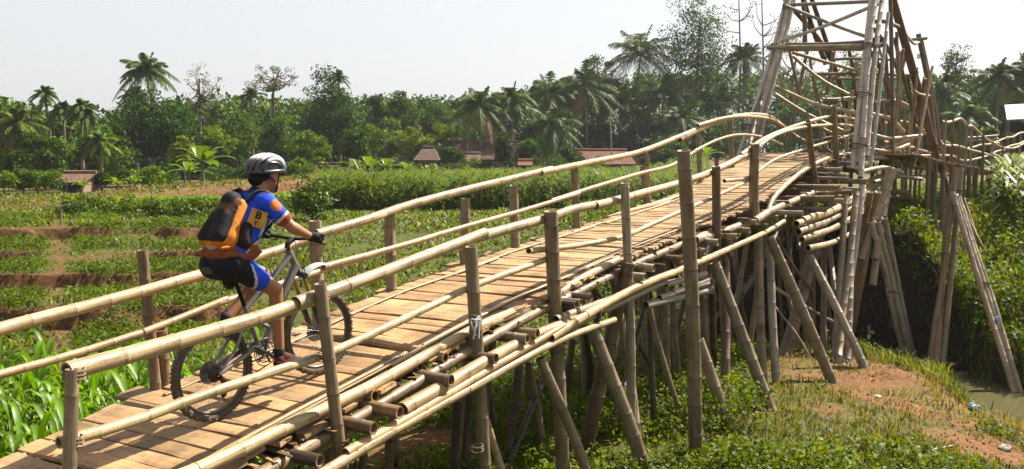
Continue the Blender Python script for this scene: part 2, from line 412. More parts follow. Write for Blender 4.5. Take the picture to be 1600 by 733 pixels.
tag(w.build('river_water', M['water'], smooth=False), kind='structure')

# ------------------------------------------------------------------ ground cover (nobody could count it)
def green(n, base, a=.35, yel=.25):
    k = 1 + rng.uniform(-a, a, (n, 1)); y = rng.uniform(0, yel, (n, 1))
    c = np.tile(np.array(base), (n, 1)) * k; c[:, :1] += c[:, 1:2] * y; return c
def scatter(n, fx, fy): return np.stack([fx(n), fy(n)], 1)
def U(a, b): return lambda n: rng.uniform(a, b, n)
def wedge(n, y0, y1, t0, t1):                           # points between two sight lines, even in the picture's depth
    y = np.exp(rng.uniform(math.log(y0), math.log(y1), n)); return np.stack([y * rng.uniform(t0, t1, n), y], 1)
def blades(mb, P, h, wd, col, lean=.5):
    n = len(P); a = rng.uniform(0, 2 * PI, n); d = np.stack([np.cos(a), np.sin(a), np.zeros(n)], 1)
    s = np.stack([-np.sin(a), np.cos(a), np.zeros(n)], 1) * np.asarray(wd).reshape(-1, 1) if np.ndim(wd) else np.stack([-np.sin(a), np.cos(a), np.zeros(n)], 1) * wd
    h = np.broadcast_to(h, (n,))[:, None]; le = rng.uniform(.1, lean, (n, 1))
    m = P + d * h * le * .35 + np.array([0, 0, 1]) * h * .6; t = P + d * h * le * 1.1 + np.array([0, 0, 1]) * h * (1 - le * .25)
    V = np.stack([P - s, P + s, m + s * .8, m - s * .8, t], 1).reshape(-1, 3)
    b = np.arange(n)[:, None] * 5
    mb.add(V, np.concatenate([b + [0, 1, 2, 3]]), np.repeat(col, 5, 0)); mb.q.append((b + [3, 2, 4]) + mb.n - len(V))
def on_ground(P): return np.column_stack([P, H(P[:, 0], P[:, 1]) - .01])
def sn(P): return P[:, 0] * BU[0] + P[:, 1] * BU[1], P[:, 0] * BN[0] + P[:, 1] * BN[1]

g = MB()
P = wedge(105000, 12, 62, -.82, .30); s_, n_ = sn(P); so, dr = soil_dry(P[:, 0], P[:, 1])
ye = step_pos(P[:, 0], P[:, 1]); bare = np.zeros(len(P))
for yy, h_ in STEPS: bare = np.maximum(bare, sst(-.75, -.4, ye - yy) * sst(.10, .0, ye - yy))
bare *= sst(-.20, -.30, P[:, 0] / P[:, 1])
keep = (n_ < -6.8) & (rng.random(len(P)) > so * 1.25 + .93 * bare) & (vnoise(P[:, 0] * .9, P[:, 1] * .9) > .2)
P = P[keep]; hh = rng.uniform(.03, .11, len(P)) * (1 + .8 * (vnoise(P[:, 0] * .5, P[:, 1] * .35) > .6)) * (1 + P[:, 1] * .01)
blades(g, on_ground(P), hh, .008 + .0009 * P[:, 1], green(len(P), (.085, .15, .020), .45, .4), 1.3)
tag(g.build('field_grass', M['grass']), 'short patchy green grass growing over the terraced field', 'grass', kind='stuff')
g = MB()                                                # broad leafed weeds in patches on the terraces
P = wedge(18000, 12.5, 33, -.80, -.10); s_, n_ = sn(P); ye = step_pos(P[:, 0], P[:, 1]); bare = np.zeros(len(P))
for yy, h_ in STEPS: bare = np.maximum(bare, sst(-.5, -.3, ye - yy) * sst(.1, .0, ye - yy))
P = P[(n_ < -7.2) & (vnoise(P[:, 0] * .55 + 4, P[:, 1] * .8) > .50 + .5 * sst(-.29, -.22, P[:, 0] / P[:, 1])) & (bare < .3) & (np.abs(P[:, 0] + .492 * P[:, 1]) > .35)]; B = on_ground(P)
for i in range(9):
    Q = B + np.stack([rng.normal(0, .13, len(B)), rng.normal(0, .10, len(B)), rng.uniform(.02, .26, len(B))], 1)
    leaves(g, Q, rng.uniform(.05, .12, len(B)), green(len(B), (.055, .115, .018), .45, .35), .4, .5)
tag(g.build('terrace_weeds', M['weed']), 'patches of dark leafy weeds between the soil terraces', 'weeds', kind='stuff')
g = MB()
P = wedge(52000, 8.5, 22, -.30, .62); s_, n_ = sn(P); so, dr = soil_dry(P[:, 0], P[:, 1]); d = riv_d(P[:, 0], P[:, 1])
keep = (n_ > -9) & (d > 1.75) & (rng.random(len(P)) > so * 1.35) & (vnoise(P[:, 0] * 1.1, P[:, 1] * 1.1) > .22)
P = P[keep]; hh = rng.uniform(.05, .17, len(P)) * (1 + 1.1 * (riv_d(P[:, 0], P[:, 1]) < 2.9)); dryf = (rng.random(len(P)) < .18 + .55 * np.clip(1.4 - np.hypot(P[:, 0] - 7, P[:, 1] - 16) / 4, 0, 1))
c = np.where(dryf[:, None], green(len(P), (.20, .165, .055), .3, .15), green(len(P), (.085, .135, .018), .4, .45))
blades(g, on_ground(P), hh, rng.uniform(.005, .012, len(P)), c, 1.1)
P = wedge(9000, 14.5, 20.3, .36, .62); d = riv_d(P[:, 0], P[:, 1]); P = P[(d > 1.15) & (d < 2.2) & (P[:, 1] > 15.3)]
blades(g, on_ground(P), rng.uniform(.14, .42, len(P)), .010, green(len(P), (.12, .20, .028), .35, .4), 1.0)
P = wedge(26000, 20, 45, .30, .70); s_, n_ = sn(P); P = P[(riv_d(P[:, 0], P[:, 1]) > 1.4)]
blades(g, on_ground(P), rng.uniform(.12, .42, len(P)), .02, green(len(P), (.13, .20, .025), .45, .35), 1.0)
P = wedge(16000, 10, 19.5, .22, .60); so, dr = soil_dry(P[:, 0], P[:, 1]); P = P[(riv_d(P[:, 0], P[:, 1]) > 1.9) & (so > .35) & (vnoise(P[:, 0] * 2.3, P[:, 1] * 2.3) > .42)]
blades(g, on_ground(P), rng.uniform(.03, .11, len(P)), .006, np.where((rng.random(len(P)) < .55)[:, None], green(len(P), (.24, .185, .07), .35, .15), green(len(P), (.09, .14, .02), .4, .4)), 1.4)
tag(g.build('bank_grass', M['grass']), 'tufts of green and straw coloured grass on the river bank', 'grass', kind='stuff')
g = MB()                                                # clods and crumbs of earth
P = wedge(5200, 10, 19.5, .22, .60); so, dr = soil_dry(P[:, 0], P[:, 1]); P = P[(riv_d(P[:, 0], P[:, 1]) > 1.7) & (so > .30)]; B = on_ground(P)
OCT = np.array([[1, 0, 0], [0, 1, 0], [-1, 0, 0], [0, -1, 0], [0, 0, 1.0], [0, 0, -1]]); OF = np.array([[0, 1, 4], [1, 2, 4], [2, 3, 4], [3, 0, 4], [1, 0, 5], [2, 1, 5], [3, 2, 5], [0, 3, 5]])
sz = .008 + .030 * rng.random(len(B)) ** 3
g.add((B[:, None] + sz[:, None, None] * OCT[None] * rng.uniform(.5, 1.4, (len(B), 6, 1))).reshape(-1, 3), (np.arange(len(B))[:, None, None] * 6 + OF[None]).reshape(-1, 3), np.repeat(np.array([.25, .13, .06]) * rng.uniform(.4, 1.2, (len(B), 1)), 6, 0))
tag(g.build('soil_clods', M['plaster'], smooth=False), 'small clods of reddish earth lying on the mound below the tower', 'clods', kind='stuff')
g = MB()                                                # leafy weeds under the bridge
P = wedge(9000, 8.5, 19.5, -.16, .62); s_, n_ = sn(P); d = riv_d(P[:, 0], P[:, 1])
dens = vnoise(P[:, 0] * .75 + 9, P[:, 1] * .75) + .25 * vnoise(P[:, 0] * 2.2, P[:, 1] * 2.2)
md = np.hypot((P[:, 0] - 7.4) * .9, P[:, 1] - 16.6); so, dr = soil_dry(P[:, 0], P[:, 1])
uu = P[:, 0] / P[:, 1] + .10 * fbm(P[:, 0] * .8, P[:, 1] * .8, 3); md = sst(.25, .31, uu) * sst(10.4, 11.6, P[:, 1] + .8 * fbm(P[:, 0], P[:, 1], 2))
keep = (n_ > -8.5) & (d > 2.0) & (dens > .45 + .5 * md) & (so < .6)
P = P[keep]; B = on_ground(P)
for i in range(15):
    k = rng.uniform(.03, .52, len(B)) * (.25 + 1.1 * vnoise(B[:, 0] * 1.3, B[:, 1] * 1.3)); a = rng.uniform(0, 2 * PI, len(B)); r = rng.uniform(0, .17, len(B))
    Q = B + np.stack([np.cos(a) * r, np.sin(a) * r, k], 1)
    leaves(g, Q, rng.uniform(.035, .085, len(B)), green(len(B), (.075, .135, .020), .5, .35), .5, .62)
tag(g.build('undergrowth', M['weed']), 'low leafy green weeds covering the ground under the bridge', 'undergrowth', kind='stuff')
g = MB()                                                # far bank behind the tower
P = wedge(9000, 20.5, 44, .06, .72); P = P[(riv_d(P[:, 0], P[:, 1]) > 1.6) & (vnoise(P[:, 0] * .6, P[:, 1] * .6) > .33)]; s_, n_ = sn(P)
B = on_ground(P)
for i in range(7):
    Q = B + np.stack([rng.normal(0, .2, len(B)), rng.normal(0, .2, len(B)), rng.uniform(.02, .5, len(B))], 1)
    leaves(g, Q, rng.uniform(.08, .18, len(B)), green(len(B), (.075, .145, .020), .55, .35), .4, .5)
P = wedge(16000, 19.5, 27, .12, .66); d = riv_d(P[:, 0], P[:, 1]); P = P[(d > 1.2) & (d < 2.4) & (P[:, 1] > np.interp(P[:, 0], [2, 5, 8.5, 11, 20], [27, 22.3, 20.8, 19.4, 16]))]; B = on_ground(P)
for i in range(4):
    Q = B + np.stack([rng.normal(0, .12, len(B)), rng.uniform(-.25, .05, len(B)), rng.uniform(-.05, .5, len(B))], 1); k = vnoise(B[:, 0] * 1.7 + 3, B[:, 2] * 2.2) > .46; Q = Q[k]
    leaves(g, Q, rng.uniform(.07, .17, len(Q)), green(len(Q), (.06, .115, .018), .5, .3), .2, .5)
tag(g.build('bank_shrubbery', M['weed']), 'tangled green plants covering the far river bank behind the tower', 'undergrowth', kind='stuff')
g = MB()                                                # dry grass on the levee
ss = rng.uniform(22, 175, 26000); nn = -42.5 + np.where(rng.random(len(ss)) < .7, rng.uniform(-2.2, 1.0, len(ss)), rng.uniform(1, 4, len(ss))); P = np.outer(ss, BU[:2]) + np.outer(nn, BN[:2])
blades(g, on_ground(P), rng.uniform(.06, .2, len(P)), .03, green(len(P), (.21, .165, .06), .35, .1), 1.0)
tag(g.build('levee_grass', M['grass']), 'dry yellow brown grass along the top of the long levee', 'grass', kind='stuff')

# ------------------------------------------------------------------ maize
def corn_leaf(mb, base, az, L, wd, rise, col, k=6):
    d = np.array([math.cos(az), math.sin(az), 0]); s = np.array([-math.sin(az), math.cos(az), 0]); t = np.linspace(0, 1, k)
    droop = rise * t * 1.0 - (rise + .45) * t ** 2.6 * .72
    ctr = base + np.outer(L * (t * .80 - .12 * t * t), d) + np.outer(L * droop, [0, 0, 1])
    wv = wd * np.array([.55, 1, 1, .85, .55, .06])[:, None] if k == 6 else wd * np.array([.6, 1, .7, .08])[:, None]
    up = np.array([0, 0, .22 * wd])
    V = np.stack([ctr - s * wv + up, ctr - up * .6, ctr + s * wv + up], 1).reshape(-1, 3)
    b = np.arange(k - 1)[:, None] * 3
    rib = np.tile(col, (3 * k, 1)); rib[1::3] = np.clip(col * 1.35 + .02, 0, 1); rib[-6:] *= np.array([1.25, 1.0, .9]) if R.random() < .5 else 1
    mb.add(V, np.vstack([b + [0, 1, 4, 3], b + [1, 2, 5, 4]]), rib)
def corn_mesh(h):
    mb = MB(); nl = R.randint(8, 10); az = R.uniform(0, PI)
    sweep(mb, [(0, 0, -.05), (0, 0, h * .4), (R.uniform(-.02, .02), R.uniform(-.02, .02), h * .72)], [.014, .012, .006], (.10, .19, .03), 6)
    for i in range(nl):
        f = i / (nl - 1); az += PI + R.uniform(-.6, .6)
        c = np.array([.070, .155, .016]) * R.uniform(.65, 1.3) + np.array([.03, .03, 0]) * R.random()
        corn_leaf(mb, np.array([0, 0, h * (.10 + .60 * f)]), az, h * R.uniform(.58, .82) * (1 - .25 * abs(f - .45)), .027 * h ** .5 * R.uniform(.75, 1.25), R.uniform(.5, 1.15) + .35 * f, c)
    o = mb.build('maize_plant', M['crop'], local=True); C.objects.unlink(o); me = o.data; bpy.data.objects.remove(o); return me
CORN = [corn_mesh(R.uniform(.95, 1.15)) for i in range(7)]
k = 0; spots = []
yv = 5.0
while yv < 12.4:
    xv = -7.5
    while xv < -1.0:
        x, y = xv + R.uniform(-.13, .13), yv + R.uniform(-.13, .13)
        n = BN[0] * x + BN[1] * y
        if n < -6.42 and x / y > -.64 and x / y < -.17 and H(x, y) < -2.6: spots.append((x, y))
        xv += .27
    yv += .36
for x, y in spots[:290]:
    o = bpy.data.objects.new('maize_plant', R.choice(CORN)); C.objects.link(o); sc = R.uniform(.82, 1.18)
    o.location = (x, y, gz(x, y)); o.rotation_euler = (R.uniform(-.1, .1), R.uniform(-.1, .1), R.uniform(0, 6.28)); o.scale = (sc, sc, sc * R.uniform(.9, 1.15))
    tag(o, 'young bright green maize plant in the plot beside the low end of the bridge', 'maize plant', 'maize plants beside the low end of the bridge')
def crop_block(name, pts, h, leaf, col, label, nl=9, wd=.04):
    mb = MB(); n = len(pts); B = on_ground(pts); hs = h * rng.uniform(.8, 1.15, n)
    for i in range(nl):
        f = i / (nl - 1); az = rng.uniform(0, 2 * PI, n); d = np.stack([np.cos(az), np.sin(az), np.zeros(n)], 1); s = np.stack([-np.sin(az), np.cos(az), np.zeros(n)], 1)
        b = B + np.stack([np.zeros(n), np.zeros(n), hs * (.12 + .78 * f)], 1); L = (leaf * rng.uniform(.7, 1.2, n))[:, None]; z = np.array([0, 0, 1.0])
        r = rng.uniform(.3, .95, (n, 1))
        m = b + d * L * .45 + z * L * .42 * r; t = b + d * L * (.6 + .4 * (1 - r)) + z * L * (r * .75 - .4)
        V = np.stack([b - s * wd * .6, b + s * wd * .6, m + s * wd, m - s * wd, t], 1).reshape(-1, 3); q = np.arange(n)[:, None] * 5
        c = green(n, col, .35, .3) * (1 + .15 * f)
        mb.add(V, q + [0, 1, 2, 3], np.repeat(c, 5, 0)); mb.q.append(q + [3, 2, 4] + mb.n - len(V))
    V = np.stack([B - [.015, 0, 0], B + [.015, 0, 0], B + np.stack([np.zeros(n) + .01, np.zeros(n), hs * .9], 1)], 1).reshape(-1, 3)
    mb.add(V, np.arange(3 * n).reshape(n, 3), np.repeat(green(n, (.09, .15, .03)), 3, 0))
    return tag(mb.build(name, M['crop']), label, 'maize field', kind='stuff')
P = wedge(9000, 38, 118, -.235, .21); s_, n_ = sn(P)
P = P[(n_ > -31) & (P[:, 1] > 41.5 + .35 * P[:, 0] + 2 * fbm(P[:, 0] * .3, 1.0, 2)) & (n_ < -9) & (P[:, 0] > -.215 * P[:, 1] + 1.0 * fbm(P[:, 1] * .4, 3.3, 2))]
crop_block('maize_field', P, 1.6, .85, (.062, .118, .019), 'dense block of tall green maize in the middle of the field', 8, .046)
P = wedge(7000, 34, 64, -.66, -.20); s_, n_ = sn(P); P = P[(n_ > -36.5) & (P[:, 1] > 39) & (vnoise(P[:, 0] * .5, P[:, 1] * .3) > .25)]
crop_block('young_maize_strip', P, .55, .45, (.10, .165, .03), 'strip of short pale green maize below the levee', 6, .05)
P = np.stack([rng.uniform(13.5, 27, 1700), rng.uniform(22, 40, 1700)], 1); P = P[(P[:, 0] > .505 * P[:, 1] + .5) & (P[:, 0] < .75 * P[:, 1]) & (P[:, 1] > 25)]
P = P[~((P[:, 0] < .53 * P[:, 1]) & (P[:, 1] > 33))]
crop_block('bank_maize', P, 1.55, .8, (.06, .11, .018), 'tall dark green maize on the far bank beside the walkway', 10, .055)

# ------------------------------------------------------------------ trees
def crown_mb(mb, c, w, h, nc, per, leaf, col, shape=1.0, low=.0, clump=.2):
    """Leaf clumps spread through the volume of a crown centred on c."""
    for i in range(nc):
        d = rng.normal(size=3); d /= np.linalg.norm(d); r = rng.uniform(.25, 1.0) ** .6
        p = np.array([d[0] * w / 2 * r, d[1] * w / 2 * r, d[2] * h / 2 * r])
        if p[2] < -h * .5 * (1 - low): p[2] *= .4
        k = 1 - shape * max(0, p[2] / (h / 2)) * .45; p[:2] *= k
        cr = clump * (w * .6 + h * .4) * rng.uniform(.55, 1.15); n = int(per * rng.uniform(.6, 1.3))
        q = rng.normal(size=(n, 3)); q /= np.linalg.norm(q, axis=1)[:, None]; q[:, 2] = q[:, 2] * .72 + .12
        q *= cr * rng.uniform(.35, 1.05, (n, 1)) ** .6 * np.array([1, 1, .8])
        cc = np.array(col) * rng.uniform(.62, 1.38) + np.array([.012, .008, 0]) * rng.uniform(-.3, 1.2)
        leaves(mb, c + p + q, leaf * rng.uniform(.6, 1.3, n), green(n, np.clip(cc, .008, 1), .25, .15), .35, .6)
        yield c + p
def base_at(px, D):
    x = (px - 800) / F * D; return np.array([x, D, gz(x, D)])
def z_at(py, D): return D * ray(800, py)[2] / ray(800, py)[1]
def tree(px, D, top, wpx, bot, label, col=(.045, .075, .018), leaf=None, nc=46, per=70, shape=.6, limbs=9, clump=.2, name='broadleaf_tree', cat='tree', group=None, tr=None):
    b = base_at(px, D); k = D / F; w = wpx * k; z1 = z_at(top, D); z0 = z_at(bot, D); leaf = (leaf or .36) * .80; per = int(per * 1.55)
    t = thing(name, label, cat, b, group); mb = MB(); c = np.array([b[0], b[1], (z0 + z1) / 2]); h = z1 - z0
    ends = list(crown_mb(mb, c, w * .86, h * .86, nc, per, leaf, col, shape, .2, clump))
    mb.build('crown', M['leaf'], t, smooth=False)
    tb = MB(); r = tr or max(.07, .014 * (z1 - b[2])); fork = np.array([b[0] + R.uniform(-.2, .2), b[1], max(z0 + h * .15, b[2] + .3)])
    top_p = c + np.array([R.uniform(-.1, .1) * w, 0, h * .22]); bc = (.16, .125, .085)
    sweep(tb, catmull([b - [0, 0, .3], (b + fork) / 2 + [R.uniform(-.15, .15), 0, 0], fork, top_p], 5), np.linspace(r * 1.25, r * .35, 16), bc, 8)
    for e in sorted(ends, key=lambda q: -abs(q[0] - b[0]))[:limbs]:
        s = fork + (top_p - fork) * R.uniform(0, .8); mid = (s + e) / 2 + [0, 0, -.06 * h]
        sweep(tb, catmull([s, mid, e], 4), np.linspace(r * .5, r * .10, 9), bc, 6)
    tb.build('trunk', M['bark'], t); return t
def palm_frond(mb, o, az, el, L, droop, col, seg=9, lw=.05):
    d = np.array([math.cos(az), math.sin(az), 0]); s = np.array([-math.sin(az), math.cos(az), 0]); t = np.linspace(0, 1, seg)
    P = o + np.outer(L * (t * math.cos(el) * (1 - .12 * t)), d) + np.outer(L * (t * math.sin(el) - droop * t * t), [0, 0, 1])
    sweep(mb, P, np.linspace(.05, .012, seg), np.array(col) * 1.25, 4, closed_ends=False)
    n = 34; u = np.linspace(.12, 1, n); Q = np.stack([np.interp(u, t, P[:, i]) for i in range(3)], 1); T = np.gradient(Q, axis=0); T /= np.linalg.norm(T, axis=1)[:, None]
    ll = L * .24 * np.sin(PI * (.12 + .82 * u)) ** .7
    for sg in (-1, 1):
        hang = rng.uniform(.35, .85, (n, 1)); tip = Q + (s * sg * (1 - hang * .55) + T * .55 - np.array([0, 0, 1]) * hang * .9) * ll[:, None]
        m = Q + (tip - Q) * .5 + np.array([0, 0, .10]) * ll[:, None]
        V = np.stack([Q - T * lw, Q + T * lw, m + T * lw * .9, m - T * lw * .9, tip], 1).reshape(-1, 3); b = np.arange(n)[:, None] * 5
        c = np.repeat(green(n, col, .25, .2), 5, 0)
        mb.add(V, b + [0, 1, 2, 3], c); mb.q.append(b + [3, 2, 4] + mb.n - len(V))
def palm(px, D, hub, label, rpx=38, lean=0.0, nf=26, col=(.060, .082, .026), bpx=None, group=None):
    b = base_at(bpx if bpx is not None else px, D); x = (px - 800) / F * D; z = z_at(hub, D); top = np.array([x, D, z]); L = rpx * D / F * 1.12
    t = thing('coconut_palm', label, 'palm tree', b, group)
    tb = MB(); mid = (b + top) / 2 + [lean, 0, 0]; P = catmull([b - [0, 0, .3], mid, top], 7)
    sweep(tb, P, np.linspace(.20, .11, len(P)), (.23, .19, .14), 8); tb.build('trunk', M['bark'], t)
    mb = MB()
    nf = int(nf * 1.35)
    for i in range(nf):
        az = i * 2.399 + R.uniform(-.25, .25); f = i / nf; el = 1.35 - 1.75 * f + R.uniform(-.12, .12)
        dead = f > .93 and R.random() < .35
        palm_frond(mb, top + [0, 0, .1], az, el, L * R.uniform(.85, 1.1), .30 + .35 * R.random() + .1 * math.cos(el), (.12, .095, .05) if dead else np.array(col) * np.array([.78, 1.12, .6]) * R.uniform(.75, 1.25))
    mb.build('fronds', M['palm'], t, smooth=False)
    if R.random() < .7:
        cb = MB()
        for i in range(7): ellip(cb, top + [R.uniform(-.28, .28), R.uniform(-.28, .28), R.uniform(-.45, -.12)], (.14, .14, .17), (.14, .12, .03), 8, 6)
        cb.build('coconuts', M['bark'], t)
    return t
def banana(px, D, top, label, n=8, col=(.10, .17, .03), wpx=30, group=None):
    b = base_at(px, D); h = z_at(top, D) - b[2]; t = thing('banana_plant', label, 'banana plant', b, group)
    tb = MB(); sweep(tb, [b - [0, 0, .2], b + [0, 0, h * .3], b + [.05, 0, h * .5]], [.13, .11, .07], (.17, .19, .07), 8); tb.build('stem', M['bark'], t)
    mb = MB()
    for i in range(n):
        az = i * 2.399 + R.uniform(-.3, .3); el = 1.25 - 1.0 * i / n; L = h * R.uniform(.5, .66); k = 8; u = np.linspace(0, 1, k)
        d = np.array([math.cos(az), math.sin(az), 0]); s = np.array([-math.sin(az), math.cos(az), 0])
        P = b + [0, 0, h * .46] + np.outer(L * u * math.cos(el) * 1.05, d) + np.outer(L * (u * math.sin(el) - .42 * u ** 2.4), [0, 0, 1])
        wv = (L * .17 * np.sin(PI * (.04 + .93 * u)) ** .6)[:, None] * np.where(u > .12, 1, .2)[:, None]; c = np.array(col) * R.uniform(.75, 1.3)
        V = np.stack([P - s * wv + [0, 0, .03], P - [0, 0, .03], P + s * wv + [0, 0, .03]], 1).reshape(-1, 3); q = np.arange(k - 1)[:, None] * 3
        mb.add(V, np.vstack([q + [0, 1, 4, 3], q + [1, 2, 5, 4]]), np.tile(c, (3 * k, 1)))
    mb.build('leaves', M['crop'], t); return t

def Dt(px): return float(np.interp(px, [-100, 0, 400, 700, 1000, 1200, 1400, 1700], [66, 72, 92, 105, 120, 118, 95, 78]))
# the wood that reads as one dark mass behind the single trees
fm = MB(); nP = 6400
for i in range(nP):
    px = R.uniform(-420, 1900); D = Dt(px) * R.uniform(1.14, 1.5)
    topy = np.interp(px, [-140, 0, 120, 250, 420, 560, 650, 760, 900, 1050, 1250, 1450, 1600, 1760], [172, 172, 196, 176, 168, 164, 162, 160, 134, 120, 122, 132, 122, 120]) + 14 * fbm(px * .02, .5, 3) * 2
    boty = np.interp(px, [-140, 0, 400, 800, 1200, 1760], [298, 293, 276, 264, 258, 258]); py = topy + (boty - topy) * R.random() ** 1.3; c = np.array([(px - 800) / F * D, D, z_at(py, D)]); n = R.randint(22, 34)
    q = rng.normal(size=(n, 3)); q /= np.linalg.norm(q, axis=1)[:, None]; q *= R.uniform(.8, 2.0) * rng.uniform(.4, 1, (n, 1))
    leaves(fm, c + q, rng.uniform(.45, .95, n), green(n, np.array([.032, .068, .014]) * R.choice((R.uniform(.35, .9), R.uniform(.6, 1.3), R.uniform(1.0, 2.1))), .3, .2), .35, .6)
tag(fm.build('forest', M['leaf'], smooth=False), 'dark mixed wood massed behind the single trees along the horizon', 'forest', kind='stuff')
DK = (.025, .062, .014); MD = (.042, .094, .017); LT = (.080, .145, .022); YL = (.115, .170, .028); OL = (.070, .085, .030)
# single trees, left to right
tree(22, 76, 150, 60, 262, 'olive feathery tree at the left edge, thin crown above the drooping palm', OL, .30, 30, 60, .3)
palm(34, 70, 196, 'coconut palm at the left edge with long drooping yellowish fronds', 42, 0, 18, (.10, .115, .035))
palm(77, 86, 149, 'slim coconut palm standing alone against the sky at the far left', 25, .3, 18)
palm(104, 86, 172, 'small coconut palm half hidden between two taller palms on the left', 22)
palm(135, 82, 172, 'coconut palm with a wide ragged crown right of the lone slim palm', 29, -.3)
tree(70, 70, 205, 110, 285, 'broad mid green tree filling the left edge below the palms', MD, .34, 46, 70)
tree(165, 76, 190, 105, 280, 'dark bushy tree between the small brown roof and the left palms', MD, .34, 50, 80)
palm(160, 72, 225, 'short palm with pale arching fronds low down at the left', 34, 0, 16, (.09, .12, .035))
palm(236, 88, 113, 'tallest coconut palm on the left, rising above a dark round tree', 48, .5, 24)
palm(216, 90, 152, 'lower coconut palm leaning out behind the tallest left palm', 28)
tree(252, 82, 134, 130, 272, 'large dark round tree under the tallest left palm', DK, .34, 74, 95, .5)
tree(318, 92, 92, 82, 205, 'tall airy tree with thin see-through foliage right of the tallest palm', OL, .24, 38, 22, .2, 26, .13)
tree(432, 98, 93, 104, 152, 'umbrella shaped tree with a flat open crown above the cyclist', OL, .24, 34, 30, .2, 26, .12)
tree(374, 92, 168, 95, 262, 'dense mid green tree behind the cyclist helmet to its left', MD, .34, 50, 75)
palm(396, 96, 150, 'small pale palm sticking up left of the umbrella shaped tree', 26, 0, 14, (.075, .095, .035))
tree(340, 84, 196, 66, 250, 'small yellow green tree behind the banana leaves left of the cyclist', LT, .3, 34, 70)
tree(288, 76, 205, 42, 262, 'slender light green tree in front of the large dark round tree', YL, .3, 20, 60, .3)
tree(440, 88, 176, 70, 258, 'rounded mid green tree just right of the cyclist helmet', MD, .34, 44, 75)
tree(516, 96, 100, 104, 258, 'tall dark bulky tree with a leaning top right of the cyclist', DK, .34, 84, 95, .7)
palm(532, 97, 122, 'palm head poking from the top of the tall dark bulky tree', 20, 0, 14)
tree(489, 78, 204, 78, 262, 'light green bush like tree at the foot of the tall dark bulky tree', LT, .3, 40, 80)
tree(590, 108, 140, 30, 215, 'narrow pointed dark tree right of the tall bulky tree', DK, .34, 26, 70, .9)
tree(632, 108, 140, 64, 225, 'dark round tree standing up in the middle of the horizon', MD, .36, 44, 80)
tree(603, 98, 178, 76, 255, 'mid green tree with rounded crown left of the bamboo clumps', LT, .34, 46, 80)
tree(684, 110, 154, 60, 235, 'mid green tree between bamboo clumps and the first house palms', MD, .36, 40, 80)
for px, D, top, wd, lab in ((648, 96, 192, 62, 'yellow green bamboo clump with drooping tips, left one of two'), (696, 99, 186, 66, 'yellow green bamboo clump with drooping tips beside the house roof')):
    tree(px, D, top, wd, 252, lab, YL, .26, 40, 90, .5, 6, .16, 'bamboo_clump', 'bamboo')
palm(748, 97, 168, 'bushy coconut palm with heavy drooping crown above the larger roof', 52, .2, 24, (.06, .085, .025))
palm(800, 100, 158, 'coconut palm with a thin dark trunk in front of the larger roof', 46, 0, 20, (.055, .075, .024))
tree(785, 90, 200, 34, 262, 'narrow dark leafy tree standing against the larger roof', DK, .3, 26, 80, .4)
palm(857, 106, 150, 'coconut palm with upright fronds left of the red tiled roof', 54, 0, 22, (.055, .075, .024))
palm(862, 98, 200, 'low dark coconut palm whose fronds reach the ground by the red roof', 56, 0, 22, (.045, .066, .02))
tree(842, 104, 186, 80, 258, 'very dark tree behind the low palm beside the red roof', DK, .36, 50, 80)
tree(934, 118, 66, 74, 205, 'tall spiky tree with ragged open crown above the red roof', DK, .32, 54, 50, .85, 16, .13)
palm(912, 108, 140, 'coconut palm with dark fan fronds in front of the tall spiky tree', 60, .3, 22, (.045, .062, .022))
palm(998, 118, 88, 'tall coconut palm left of the huge dark tree behind the bridge', 66, -.6, 26, (.05, .068, .022))
palm(968, 112, 168, 'middle height palm below the tall palm, dark fronds spreading wide', 58, 0, 20, (.04, .058, .02))
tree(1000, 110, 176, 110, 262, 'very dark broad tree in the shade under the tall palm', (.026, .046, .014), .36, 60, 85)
tree(930, 110, 186, 80, 258, 'dark shrubby tree directly behind the red roof', DK, .36, 44, 80)
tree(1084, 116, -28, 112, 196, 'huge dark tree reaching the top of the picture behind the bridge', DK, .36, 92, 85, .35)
tree(1074, 110, 122, 30, 215, 'column of light green creeper climbing the huge dark tree', (.09, .125, .03), .26, 26, 60, .2, 4, .12, 'creeper_column', 'creeper')
palm(1120, 116, 165, 'dark palm low down between the huge tree and the bamboo tower', 56, 0, 20, (.04, .058, .02))
palm(1158, 112, 96, 'palm just left of the bamboo tower, fronds upright', 46, 0, 22, (.05, .068, .022))
tree(1118, 106, 186, 80, 256, 'bright leafed tree seen above the handrail left of the tower', MD, .34, 46, 75)
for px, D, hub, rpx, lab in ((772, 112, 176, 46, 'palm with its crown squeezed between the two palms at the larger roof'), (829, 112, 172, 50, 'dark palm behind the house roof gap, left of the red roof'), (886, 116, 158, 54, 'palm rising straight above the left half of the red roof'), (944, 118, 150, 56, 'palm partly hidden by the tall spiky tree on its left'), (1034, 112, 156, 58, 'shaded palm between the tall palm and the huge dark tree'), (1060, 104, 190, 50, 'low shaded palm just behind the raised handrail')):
    palm(px, D, hub, lab, rpx, 0, 20, (.042, .06, .02))
